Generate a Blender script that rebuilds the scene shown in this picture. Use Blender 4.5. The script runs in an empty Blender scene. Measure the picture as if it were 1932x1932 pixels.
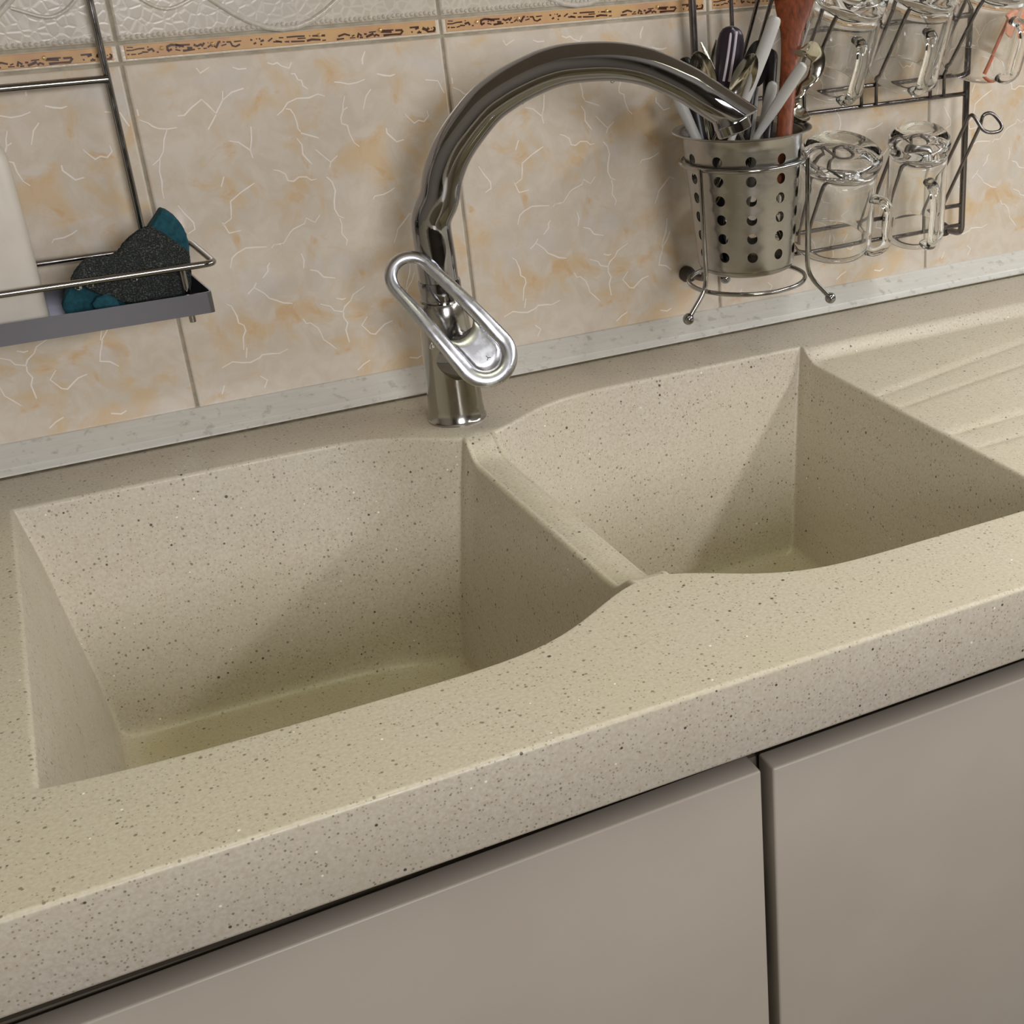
import bpy, bmesh, math, random
import numpy as np
from mathutils import Vector, Matrix
random.seed(7)
PI = math.pi
C = bpy.context.scene.collection
sc = bpy.context.scene

# ------------------------------------------------------------------ camera, world, lights, exposure
CAM = np.array([-0.0812421351, -1.14658722, 0.405853913])
ROT = (1.13238615, 0.0364835196, -0.491205126)
FPX, CX, CY, W = 2499.3229, 1386.05786, 944.343975, 1932.0
cd = bpy.data.cameras.new('camera')
cam = bpy.data.objects.new('camera', cd)
C.objects.link(cam)
cam.location = CAM
cam.rotation_euler = ROT
cd.sensor_width = 36.0
cd.lens = 36.0 * FPX / W
cd.shift_x = (W / 2 - CX) / W
cd.shift_y = (CY - W / 2) / W
cd.clip_start = 0.01
sc.camera = cam
world = bpy.data.worlds.new('world')
sc.world = world
world.use_nodes = True
world.node_tree.nodes['Background'].inputs[0].default_value = (0.92, 0.93, 1.0, 1)
world.node_tree.nodes['Background'].inputs[1].default_value = 0.05
sc.view_settings.view_transform = 'Standard'
sc.view_settings.look = 'None'
sc.view_settings.gamma = 1.0
sc.view_settings.use_curve_mapping = False
sc.view_settings.exposure = 0.0
sc.cycles.use_denoising = True
sc.cycles.max_bounces = 10
sc.cycles.transmission_bounces = 10
sc.cycles.transparent_max_bounces = 10


def area(name, loc, target, size, size_y, power, color):
    l = bpy.data.lights.new(name, 'AREA')
    l.shape = 'RECTANGLE'
    l.size, l.size_y, l.energy, l.color = size, size_y, power, color
    o = bpy.data.objects.new(name, l)
    C.objects.link(o)
    o.location = loc
    o.rotation_euler = (Vector(target) - Vector(loc)).to_track_quat('-Z', 'Y').to_euler()
    return o


area('ceiling_lamp_light', (0.25, -0.85, 1.50), (0.25, -0.84, 0), 1.1, 0.28, 7.2, (0.97, 1.0, 0.66))
area('window_light', (0.17, -2.5, 0.68), (0.2, 0.0, 0.1), 0.6, 0.5, 22.5, (1.0, 0.975, 0.985))
area('side_window_light', (1.9, -0.35, 0.75), (0.6, -0.2, 0.0), 0.5, 0.5, 4.0, (0.86, 0.93, 1.0))
area('tube_lamp_light', (0.93, -0.85, 0.47), (0.25, -0.85, 0.0), 1.1, 0.05, 4.6, (1.0, 0.97, 0.95))


# ------------------------------------------------------------------ helpers
def _rot(rx, ry, rz):
    return np.array(Matrix.Rotation(rz, 3, 'Z') @ Matrix.Rotation(ry, 3, 'Y') @ Matrix.Rotation(rx, 3, 'X'))


RM = _rot(*ROT)


def ray(x, y):
    d = RM @ np.array([(x - CX) / FPX, -(y - CY) / FPX, -1.0])
    return d / np.linalg.norm(d)


def AX(x, y, X): d = ray(x, y); return CAM + d * (X - CAM[0]) / d[0]
def AY(x, y, Y): d = ray(x, y); return CAM + d * (Y - CAM[1]) / d[1]
def AZ(x, y, Z): d = ray(x, y); return CAM + d * (Z - CAM[2]) / d[2]


def nrm(v):
    v = np.asarray(v, float)
    return v / np.linalg.norm(v)


def shade(me, angle=None):
    me.polygons.foreach_set('use_smooth', [True] * len(me.polygons))
    if angle is not None:
        me.set_sharp_from_angle(angle=math.radians(angle))


class MB:
    """collects verts and faces of one part"""
    def __init__(self):
        self.v, self.f = [], []

    def add(self, v, f):
        n = len(self.v)
        self.v += [tuple(map(float, p)) for p in v]
        self.f += [tuple(i + n for i in q) for q in f]
        return self

    def box(self, lo, hi):
        x0, y0, z0 = lo; x1, y1, z1 = hi
        return self.add([(x0, y0, z0), (x1, y0, z0), (x1, y1, z0), (x0, y1, z0), (x0, y0, z1), (x1, y0, z1), (x1, y1, z1), (x0, y1, z1)],
                        [(0, 3, 2, 1), (4, 5, 6, 7), (0, 1, 5, 4), (1, 2, 6, 5), (2, 3, 7, 6), (3, 0, 4, 7)])

    def tube(self, pts, r, seg=10, closed=False, side=None, rt=None, caps=True):
        """tube along pts; r scalar or list (half width), rt = half thickness list for an elliptical section, side = width direction"""
        P = [np.asarray(p, float) for p in pts]
        n = len(P)
        R = [r] * n if np.isscalar(r) else list(r)
        T = R if rt is None else ([rt] * n if np.isscalar(rt) else list(rt))
        rings = []
        prev = None
        for i in range(n):
            a = P[(i - 1) % n] if (closed or i) else P[i]
            b = P[(i + 1) % n] if (closed or i < n - 1) else P[i]
            t = nrm(b - a)
            if side is not None:
                s = np.asarray(side[i] if isinstance(side, list) else side, float)
            elif prev is None:
                s = np.array([0, 0, 1.0]) if abs(t[2]) < .9 else np.array([1.0, 0, 0])
            else:
                s = prev
            s = nrm(s - t * (s @ t))
            prev = s
            q = np.cross(t, s)
            rings.append([P[i] + s * R[i] * math.cos(2 * PI * k / seg) + q * T[i] * math.sin(2 * PI * k / seg) for k in range(seg)])
        v = [p for rg in rings for p in rg]
        f = []
        m = n if closed else n - 1
        for i in range(m):
            j = (i + 1) % n
            for k in range(seg):
                l = (k + 1) % seg
                f.append((i * seg + k, i * seg + l, j * seg + l, j * seg + k))
        if not closed and caps:
            f.append(tuple(range(seg - 1, -1, -1)))
            f.append(tuple((n - 1) * seg + k for k in range(seg)))
        return self.add(v, f)

    def lathe(self, prof, seg=40, o=(0, 0, 0), ax=(0, 0, 1), closed=False):
        ax = nrm(ax)
        s = nrm(np.cross(ax, (0.3, 0.9, 0.1)))
        q = np.cross(ax, s)
        o = np.asarray(o, float)
        v = [o + ax * h + (s * math.cos(2 * PI * k / seg) + q * math.sin(2 * PI * k / seg)) * max(r, 1e-5) for r, h in prof for k in range(seg)]
        n = len(prof)
        f = []
        for i in range(n if closed else n - 1):
            j = (i + 1) % n
            for k in range(seg):
                l = (k + 1) % seg
                f.append((i * seg + k, i * seg + l, j * seg + l, j * seg + k))
        if not closed:
            f.append(tuple(range(seg - 1, -1, -1)))
            f.append(tuple((n - 1) * seg + k for k in range(seg)))
        return self.add(v, f)

    def ball(self, c, r, seg=14):
        prof = [(r * math.sin(a), -r * math.cos(a)) for a in np.linspace(0.12, PI - 0.12, 9)]
        return self.lathe(prof, seg, c)

    def build(self, name, mat, parent=None, smooth=35, bevel=0, origin=None):
        me = bpy.data.meshes.new(name)
        off = np.zeros(3) if origin is None else np.asarray(origin, float)
        me.from_pydata([tuple(np.array(p) - off) for p in self.v], [], self.f)
        me.update()
        bm = bmesh.new(); bm.from_mesh(me)
        bmesh.ops.remove_doubles(bm, verts=bm.verts, dist=1e-7)
        bmesh.ops.recalc_face_normals(bm, faces=bm.faces)
        if bevel:
            es = [e for e in bm.edges if len(e.link_faces) == 2 and e.calc_face_angle(0) > 0.6]
            bmesh.ops.bevel(bm, geom=es, offset=bevel, segments=3, profile=0.5, affect='EDGES', clamp_overlap=True)
        bm.to_mesh(me); bm.free()
        if smooth is not None:
            shade(me, smooth)
        return link(name, me, mat, parent, off)


def link(name, me, mat, parent=None, loc=(0, 0, 0)):
    o = bpy.data.objects.new(name, me)
    if mat is not None and not me.materials:
        me.materials.append(mat)
    C.objects.link(o)
    o.location = loc
    if parent is not None:
        o.parent = parent
        bpy.context.view_layer.update()
        o.matrix_parent_inverse = parent.matrix_world.inverted()
    return o


def tag(o, label, cat, group=None):
    o['label'] = label
    o['category'] = cat
    if group: o['group'] = group
    return o


def thing(name, loc, label, cat, group=None):
    o = bpy.data.objects.new(name, None)
    C.objects.link(o)
    o.empty_display_size = 0.02
    o.location = loc
    bpy.context.view_layer.update()
    return tag(o, label, cat, group)


def struct(o):
    o['kind'] = 'structure'
    return o


def bez(pts, n=8):
    """Catmull-Rom through pts"""
    P = [np.asarray(p, float) for p in pts]
    P = [2 * P[0] - P[1]] + P + [2 * P[-1] - P[-2]]
    out = []
    for i in range(1, len(P) - 2):
        for k in range(n):
            t = k / n
            a, b, c, d = P[i - 1:i + 3]
            out.append(0.5 * (2 * b + (c - a) * t + (2 * a - 5 * b + 4 * c - d) * t * t + (3 * b - a - 3 * c + d) * t ** 3))
    out.append(P[-2])
    return out


# ------------------------------------------------------------------ materials
def lin(c):
    return tuple((x / 255 / 12.92 if x / 255 <= .04045 else ((x / 255 + .055) / 1.055) ** 2.4) for x in c) + (1,)


class NT:
    def __init__(self, name):
        self.m = bpy.data.materials.new(name)
        self.m.use_nodes = True
        self.t = self.m.node_tree
        self.b = self.t.nodes['Principled BSDF']

    def n(self, kind, **kw):
        o = self.t.nodes.new(kind)
        for k, v in kw.items():
            setattr(o, k, v)
        return o

    def l(self, a, b): self.t.links.new(a, b)

    def coord(self):
        return self.n('ShaderNodeTexCoord').outputs['Object']

    def noise(self, co, scale, detail=3, rough=.55, dist=0):
        o = self.n('ShaderNodeTexNoise')
        self.l(co, o.inputs['Vector'])
        o.inputs['Scale'].default_value = scale; o.inputs['Detail'].default_value = detail
        o.inputs['Roughness'].default_value = rough; o.inputs['Distortion'].default_value = dist
        return o.outputs['Fac']

    def rng(self, x, a, b, c=0., d=1.):
        o = self.n('ShaderNodeMapRange')
        self.l(x, o.inputs[0])
        for i, v in enumerate((a, b, c, d)): o.inputs[i + 1].default_value = v
        return o.outputs[0]

    def math(self, op, a, b=None):
        o = self.n('ShaderNodeMath', operation=op)
        for i, x in enumerate((a, b)):
            if x is None: continue
            if isinstance(x, (int, float)): o.inputs[i].default_value = x
            else: self.l(x, o.inputs[i])
        return o.outputs[0]

    def mix(self, fac, a, b):
        o = self.n('ShaderNodeMix', data_type='RGBA')
        if isinstance(fac, (int, float)): o.inputs['Factor'].default_value = fac
        else: self.l(fac, o.inputs['Factor'])
        for s, x in (('A', a), ('B', b)):
            i = [q for q in o.inputs if q.name == s and q.type == 'RGBA'][0]
            if isinstance(x, tuple): i.default_value = x
            else: self.l(x, i)
        return [q for q in o.outputs if q.type == 'RGBA'][0]

    def bump(self, h, strength=.3, dist=.001):
        o = self.n('ShaderNodeBump')
        o.inputs['Strength'].default_value = strength; o.inputs['Distance'].default_value = dist
        self.l(h, o.inputs['Height'])
        self.l(o.outputs['Normal'], self.b.inputs['Normal'])

    def set(self, **kw):
        for k, v in kw.items():
            i = self.b.inputs[k.replace('_', ' ')]
            if hasattr(v, 'links') or hasattr(v, 'is_linked'): self.l(v, i)
            else: i.default_value = v
        return self


def speck(t, co, scale, radius, thr):
    v = t.n('ShaderNodeTexVoronoi'); t.l(co, v.inputs['Vector']); v.inputs['Scale'].default_value = scale
    s = t.n('ShaderNodeSeparateColor'); t.l(v.outputs['Color'], s.inputs[0])
    rr = t.math('MULTIPLY', t.rng(s.outputs[1], 0, 1, .55, 1.15), radius)
    d = t.math('DIVIDE', v.outputs['Distance'], rr)
    inside = t.rng(d, .75, 1.1, 1, 0)
    on = t.math('GREATER_THAN', s.outputs[0], thr)
    return t.math('MULTIPLY', inside, on)


def simple(name, rgb, rough=.5, metal=0., var=.06, scale=60, bump=0, **kw):
    """plain procedural material: colour with a little noise variation"""
    t = NT(name)
    co = t.coord()
    f = t.noise(co, scale, 3)
    a = lin(rgb)
    lo = tuple(x * (1 - var) for x in a[:3]) + (1,)
    hi = tuple(min(1, x * (1 + var)) for x in a[:3]) + (1,)
    t.set(Base_Color=t.mix(t.rng(f, .35, .65), lo, hi), Roughness=rough, Metallic=metal)
    if bump: t.bump(f, bump)
    for k, v in kw.items(): t.set(**{k: v})
    return t.m


def mat_counter():
    t = NT('composite_stone'); co = t.coord()
    base = lin((204, 197, 184))
    c = t.mix(t.rng(t.noise(co, 420, 2), .35, .7), base, lin((190, 180, 163)))
    c = t.mix(t.math('MULTIPLY', t.rng(t.noise(co, 9, 2), .4, .7), .35), c, lin((196, 187, 164)))
    c = t.mix(t.math('MULTIPLY', speck(t, co, 420, .28, .45), .5), c, lin((112, 100, 74)))
    c = t.mix(t.math('MULTIPLY', speck(t, co, 240, .24, .68), .66), c, lin((90, 78, 56)))
    c = t.mix(t.math('MULTIPLY', speck(t, co, 105, .125, .74), .9), c, lin((58, 48, 36)))
    c = t.mix(t.math('MULTIPLY', speck(t, co, 125, .10, .88), .9), c, lin((250, 246, 232)))
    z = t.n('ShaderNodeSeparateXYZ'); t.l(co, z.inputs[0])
    noisy_z = t.math('ADD', z.outputs[2], t.math('MULTIPLY', t.noise(co, 14, 3), .03))
    c = t.mix(t.rng(noisy_z, -.172, -.192, 0, .38), c, lin((176, 158, 104)))       # yellower towards the bowl floors, with a noisy edge
    t.set(Base_Color=c, Roughness=t.rng(t.noise(co, 30, 3), .3, .7, .30, .46))
    t.b.inputs['Specular IOR Level'].default_value = .45
    t.bump(t.noise(co, 500, 2), .06, .0006)
    return t.m


def mat_tile():
    t = NT('glazed_marble_tile'); co = t.coord()
    n1 = t.noise(co, 24, 4, .62, .7)
    n2 = t.noise(co, 48, 4, .62, .8)
    n3 = t.noise(co, 18, 3, .5, .3)
    c = t.mix(t.rng(n2, .38, .62), lin((214, 202, 184)), lin((222, 212, 198)))
    c = t.mix(t.rng(n1, .50, .64, 0, .80), c, lin((218, 192, 154)))
    pk = t.math('MULTIPLY', t.rng(n2, .55, .68), t.rng(n1, .48, .58))
    c = t.mix(t.math('MULTIPLY', pk, .65), c, lin((212, 176, 132)))
    c = t.mix(t.rng(n3, .54, .68, 0, .55), c, lin((210, 206, 200)))
    t.set(Base_Color=c, Roughness=.16)
    t.b.inputs['Specular IOR Level'].default_value = .5
    t.bump(t.noise(co, 40, 2), .05, .0006)
    return t.m


def mat_upper():
    t = NT('embossed_tile'); co = t.coord()
    v = t.n('ShaderNodeTexVoronoi', feature='DISTANCE_TO_EDGE'); t.l(co, v.inputs['Vector']); v.inputs['Scale'].default_value = 135
    e = t.rng(v.outputs['Distance'], .02, .16)
    c = t.mix(e, lin((214, 207, 194)), lin((202, 194, 179)))
    c = t.mix(t.math('MULTIPLY', t.rng(t.noise(co, 14, 3), .45, .65), .5), c, lin((196, 192, 184)))
    t.set(Base_Color=c, Roughness=.22)
    t.bump(e, .10, .0006)
    return t.m


def mat_border():
    t = NT('border_tile_glaze'); co = t.coord()
    c = t.mix(t.rng(t.noise(co, 45, 4), .38, .62), lin((216, 178, 130)), lin((206, 164, 126)))
    t.set(Base_Color=c, Roughness=.2)
    return t.m


def mat_steel(name, rgb, rough, aniso_scale=(2, 2, 60)):
    t = NT(name); co = t.coord()
    m = t.n('ShaderNodeMapping'); t.l(co, m.inputs['Vector'])
    m.inputs['Scale'].default_value = aniso_scale
    f = t.noise(m.outputs[0], 30, 4)
    a = lin(rgb)
    t.set(Base_Color=t.mix(f, tuple(x * .93 for x in a[:3]) + (1,), a), Metallic=1.0, Roughness=t.rng(f, .3, .7, rough * .95, rough * 1.06))
    return t.m


def mat_chrome(name, rgb, rough):
    t = NT(name); co = t.coord()
    f = t.rng(t.noise(co, 90, 4), .45, .75)
    t.set(Base_Color=lin(rgb), Metallic=1.0, Roughness=t.rng(f, 0, 1, rough, rough + .12))
    return t.m


def mat_trim():
    t = NT('sealing_strip'); co = t.coord()
    m = t.n('ShaderNodeMapping'); t.l(co, m.inputs['Vector']); m.inputs['Scale'].default_value = (8, 60, 60)
    f = t.noise(m.outputs[0], 4, 4, .65)
    c = t.mix(t.rng(f, .35, .7), lin((226, 225, 216)), lin((234, 234, 228)))
    c = t.mix(t.math('MULTIPLY', t.rng(t.noise(co, 120, 3), .58, .7), .35), c, lin((140, 134, 116)))
    t.set(Base_Color=c, Metallic=.1, Roughness=.3)
    t.bump(f, .08, .001)
    return t.m


def mat_door():
    t = NT('door_laminate'); co = t.coord()
    f = t.noise(co, 5, 3)
    c = t.mix(t.rng(f, .35, .65), lin((168, 159, 148)), lin((176, 168, 157)))
    t.set(Base_Color=c, Roughness=.42)
    t.bump(t.noise(co, 700, 2), .05, .0004)
    return t.m


def mat_wood():
    t = NT('dark_wood'); co = t.coord()
    m = t.n('ShaderNodeMapping'); t.l(co, m.inputs['Vector']); m.inputs['Scale'].default_value = (60, 60, 6)
    f = t.noise(m.outputs[0], 6, 5, .6, .4)
    t.set(Base_Color=t.mix(t.rng(f, .3, .7), lin((84, 36, 14)), lin((140, 70, 34))), Roughness=.45)
    return t.m


def mat_scour():
    t = NT('scouring_fleece'); co = t.coord()
    f = t.noise(co, 900, 2, .7)
    t.set(Base_Color=t.mix(t.rng(f, .5, .72), lin((38, 44, 44)), lin((120, 124, 116))), Roughness=.85)
    t.bump(f, 1.0, .0025)
    return t.m


def mat_glass():
    t = NT('clear_glass')
    t.set(Base_Color=(.985, .99, .985, 1), Roughness=0.0, IOR=1.48)
    t.b.inputs['Transmission Weight'].default_value = 1.0
    return t.m


M = dict(
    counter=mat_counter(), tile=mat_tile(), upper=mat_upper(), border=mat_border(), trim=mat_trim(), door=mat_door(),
    vein=simple('white_vein', (244, 236, 226), .25, var=.03), grout=simple('grout', (168, 160, 142), .8, var=.15, scale=90),
    sealant=simple('old_sealant', (92, 84, 62), .6, var=.3, scale=120), rope=simple('rope_edge', (224, 214, 198), .25, var=.05, scale=300, bump=.4),
    motif=simple('brown_motif', (74, 38, 14), .3, var=.25, scale=200), gold=simple('gold_dot', (236, 206, 150), .2, metal=.6),
    chrome=mat_chrome('chrome', (150, 150, 153), .05), wire=mat_chrome('chrome_wire', (160, 158, 156), .12), rackwire=mat_chrome('rack_wire', (120, 115, 114), .2),
    steel=mat_steel('brushed_steel', (172, 169, 164), .26), traysteel=mat_steel('tray_steel', (140, 140, 148), .30, (2, 2, 60)),
    cutlery=mat_chrome('cutlery_steel', (200, 196, 184), .12), glass=mat_glass(),
    farwall=simple('dark_units', (96, 86, 76), .6), wall=simple('painted_wall', (180, 172, 160), .8), floor=simple('floor_stone', (110, 100, 90), .5), ceil=simple('ceiling_paint', (226, 222, 214), .9),
    carcass=simple('carcass', (96, 88, 76), .6), dark=simple('dark_gap', (30, 26, 22), .6), rubber=simple('dark_rubber', (64, 58, 52), .6),
    bottle=simple('milky_plastic', (214, 208, 196), .42, var=.02), cap=simple('cap_plastic', (222, 216, 204), .4),
    teal=simple('teal_foam', (22, 76, 88), .9, var=.25, scale=260, bump=.5), scour=mat_scour(),
    grey=simple('grey_plastic', (186, 186, 182), .35, var=.04), purple=simple('dark_plastic', (40, 32, 42), .3), black=simple('black_plastic', (22, 20, 22), .35),
    stripe=simple('pale_stripe', (206, 196, 206), .4), wood=mat_wood(), salmon=simple('salmon_plastic', (222, 150, 118), .45, var=.1), orange=simple('orange_plastic', (214, 112, 72), .4),
    cab=simple('cabinet_laminate', (190, 180, 166), .5), lampw=simple('lamp_white', (235, 235, 232), .4),
)

# ------------------------------------------------------------------ room shell
RX0, RX1, RY0, FZ, CZ = -1.5, 2.2, -2.7, -0.88, 1.62
struct(MB().box((RX0, RY0, FZ - .08), (RX1, .1, FZ)).build('floor', M['floor'], smooth=None))
struct(MB().box((RX0, RY0, CZ), (RX1, .1, CZ + .08)).build('ceiling', M['ceil'], smooth=None))
struct(MB().box((RX0 - .1, RY0, FZ), (RX0, .1, CZ)).build('wall_left', M['wall'], smooth=None))
struct(MB().box((RX1, RY0, FZ), (RX1 + .1, .1, CZ)).build('wall_right', M['wall'], smooth=None))
struct(MB().box((RX0, RY0 - .1, FZ), (RX1, RY0, CZ)).build('wall_front', M['farwall'], smooth=None))
wall = struct(MB().box((RX0, .0022, FZ), (RX1, .12, CZ)).build('wall_back', M['grout'], smooth=None))

TW, G = .25, .0023
Z_TOP, Z_BOT = .2962, -.0338          # joint under the border strip, joint below the worktop


def slab(w, h, t=.0075, r=.0016):
    """glazed tile with a pillowed edge, its corner at the origin, front face at y = 0"""
    mb = MB()
    a = G / 2
    loops = []
    for ins, y in ((0, t), (0, r), (r * .35, r * .3), (r, 0)):
        loops.append([(a + ins, y, a + ins), (w - a - ins, y, a + ins), (w - a - ins, y, h - a - ins), (a + ins, y, h - a - ins)])
    v = [p for q in loops for p in q]
    f = [(4 * i + k, 4 * i + (k + 1) % 4, 4 * i + 4 + (k + 1) % 4, 4 * i + 4 + k) for i in range(3) for k in range(4)]
    f.append((12, 13, 14, 15))
    return mb.add(v, f)


def mesh_of(mb, name, mat, smooth=None):
    o = mb.build(name, mat, smooth=smooth)
    me = o.data
    bpy.data.objects.remove(o)
    return me


# printed veins of the lower tile: strokes read off one tile, (x, z) on the wall
VZ = [
 (4.025, 0, 0, [[(1060,910),(1125,935),(1160,960),(1200,975),(1270,980),(1345,968)], [(1270,980),(1245,1060),(1240,1150),(1210,1210),(1160,1255)],
  [(1215,1210),(1210,1300),(1230,1380),(1230,1440),(1245,1510)], [(1350,880),(1400,875),(1450,820),(1530,755),(1580,800),(1640,860)],
  [(1640,860),(1690,760),(1690,690)], [(1690,760),(1760,700),(1850,670)], [(1640,870),(1620,910),(1580,985)], [(1490,515),(1520,555),(1590,510)],
  [(1765,510),(1810,525),(1870,520)], [(1350,1560),(1400,1620),(1470,1690),(1480,1740),(1430,1775)], [(1690,1690),(1740,1770),(1830,1750)],
  [(1932,1390),(1830,1460),(1750,1530),(1755,1660),(1690,1710)], [(1740,1070),(1810,1080),(1900,1140),(1920,1200)], [(1905,960),(1910,1060),(1900,1140)],
  [(1680,1420),(1700,1340)], [(1040,830),(1048,880)]]),
 (4.83, 500, 80, [[(20,185),(70,200),(110,185),(150,215),(220,235),(240,180)], [(235,285),(270,285),(300,340),(330,345),(345,395),(390,425)],
  [(110,665),(160,620),(205,550),(290,510),(400,505),(480,470),(545,490)], [(190,605),(230,610),(265,660),(290,730),(300,785),(325,815)],
  [(325,825),(400,845),(490,870)], [(290,875),(335,930),(345,1020),(400,1080),(430,1110)], [(460,975),(500,1010),(560,1060),(600,1090),(660,1030)], [(600,1090),(590,1140)],
  [(75,1160),(130,1170),(185,1200),(210,1260),(260,1265),(310,1225),(380,1225),(420,1255),(470,1245)],
  [(560,1225),(610,1270),(640,1350),(630,1450),(635,1520),(670,1580),(720,1600)], [(680,1600),(700,1660),(700,1740),(750,1800),(740,1850)],
  [(80,1840),(170,1830),(230,1730),(260,1700),(360,1650),(375,1600),(455,1640),(500,1570)], [(630,360),(690,365),(760,380),(840,365),(910,335)],
  [(910,80),(885,150),(890,200)], [(965,425),(920,490),(905,560),(895,610)],
  [(725,490),(710,560),(710,620),(690,690),(700,740),(750,755),(770,830),(810,910),(860,950)], [(710,620),(750,590)], [(1020,285),(1080,300),(1140,305),(1185,290)],
  [(1275,650),(1310,690),(1360,735),(1400,710),(1450,720),(1490,670),(1475,620)], [(1105,780),(1110,825),(1160,870),(1200,905),(1265,885)],
  [(1460,340),(1575,350),(1610,420),(1660,460)], [(985,1430),(1000,1400),(1080,1385),(1140,1355),(1180,1325)], [(1370,1580),(1315,1560),(1260,1640),(1210,1700),(1175,1830)]]),
 (4.493, 370, 420, [[(720,185),(660,185),(640,215)], [(600,205),(490,210),(420,215),(345,260),(305,300),(290,385)], [(625,340),(605,370),(610,410),(565,470)],
  [(510,510),(490,550),(440,605)], [(490,550),(580,600),(620,640),(740,680),(820,685)], [(260,690),(300,710),(345,790),(360,850),(405,870),(420,915),(400,970),(405,1080)],
  [(430,1060),(425,1145)], [(220,1230),(310,1180),(460,1185),(540,1145),(560,1120),(640,1110),(700,1110),(780,1070)], [(240,1380),(220,1455)], [(545,1300),(605,1335),(580,1400)],
  [(890,260),(915,320),(910,390)], [(965,400),(1030,410),(1080,460),(1180,470)], [(905,815),(935,855),(970,850),(1030,890),(1060,940),(1080,990),(1190,1070)],
  [(1055,690),(1140,710),(1170,745),(1245,755),(1260,710),(1310,660),(1330,610),(1430,540)], [(1250,760),(1250,800),(1285,850),(1270,910),(1300,1015)],
  [(1190,640),(1240,650),(1270,640)], [(1450,795),(1405,870),(1480,940),(1520,945),(1600,860),(1665,830)], [(1370,1250),(1420,1200),(1475,1165)], [(1850,420),(1830,490),(1790,560),(1780,640)]]),
 (3.863, 860, 140, [[(1500,1290),(1480,1390),(1530,1395),(1570,1425)], [(1540,1050),(1530,1150),(1500,1260)], [(1490,1720),(1540,1725),(1570,1705)]]),
]


def stroke(mb, pts, w, y, taper=True):
    """flat printed stroke: a ribbon of quads on the tile face"""
    P = [np.array(p) for p in pts]
    Q = []
    for a, b in zip(P, P[1:]):
        n = max(1, int(np.linalg.norm(b - a) / .006))
        for k in range(n):
            q = a + (b - a) * k / n
            Q.append(q + (np.array([random.uniform(-1, 1), random.uniform(-1, 1)]) * .0004 if k else 0))
    Q.append(P[-1])
    n = len(Q)
    v, f = [], []
    for i, q in enumerate(Q):
        t = nrm(Q[min(i + 1, n - 1)] - Q[max(i - 1, 0)])
        s = np.array([-t[1], t[0]])
        ww = w * (.35 + .65 * math.sin(PI * (i + .4) / (n - .2)) ** .5 if taper else 1) * random.uniform(.75, 1.25)
        for k in (-1, 1):
            p = q + s * ww * k
            v.append((p[0], y, p[1]))
    for i in range(n - 1):
        f.append((2 * i, 2 * i + 1, 2 * i + 3, 2 * i + 2))
    mb.add(v, f)


veins = MB()
for s, ox, oy, L in VZ:
    for st in L:
        pts = []
        for u, v in st:
            p = AY(ox + u / s, oy + v / s, 0)
            x = p[0] if ox < 860 else p[0] - .25
            pts.append((min(max(x, .004), .246), p[2] - Z_BOT))
        stroke(veins, pts, .00058, -.00012)
tile_me = mesh_of(slab(TW, Z_TOP - Z_BOT), 'tile', M['tile'])
vein_me = mesh_of(veins, 'vein', M['vein'])
vein_me.materials.clear(); vein_me.materials.append(M['vein'])
for k in range(-3, 6):
    t = link('tile', tile_me, None, wall, (k * TW, 0, Z_BOT))
    v = link('vein', vein_me, None, t, (k * TW, 0, Z_BOT))
    v['kind'] = 'stuff'
    # row under the worktop line, hidden behind the cabinet

# border strip: brown listello with printed marks, a rope edge under it
BZ0, BZ1 = Z_TOP, .3108
BH = BZ1 - BZ0
bm_ = slab(TW, BH, .0075, .0012)
border_me = mesh_of(bm_, 'border_tile', M['rope'])
inner = MB().add([(.005, -.0004, .0036), (TW - .005, -.0004, .0036), (TW - .005, -.0004, BH - .0022), (.005, -.0004, BH - .0022)], [(0, 1, 2, 3)])
inner.add([(.0042, 0, .0030), (TW - .0042, 0, .0030), (TW - .0042, 0, BH - .0016), (.0042, 0, BH - .0016)], [])
inner.f += [(0, 1, 5, 4), (1, 2, 6, 5), (2, 3, 7, 6), (3, 0, 4, 7)]
inner_me = mesh_of(inner, 'band', M['border'])
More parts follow.
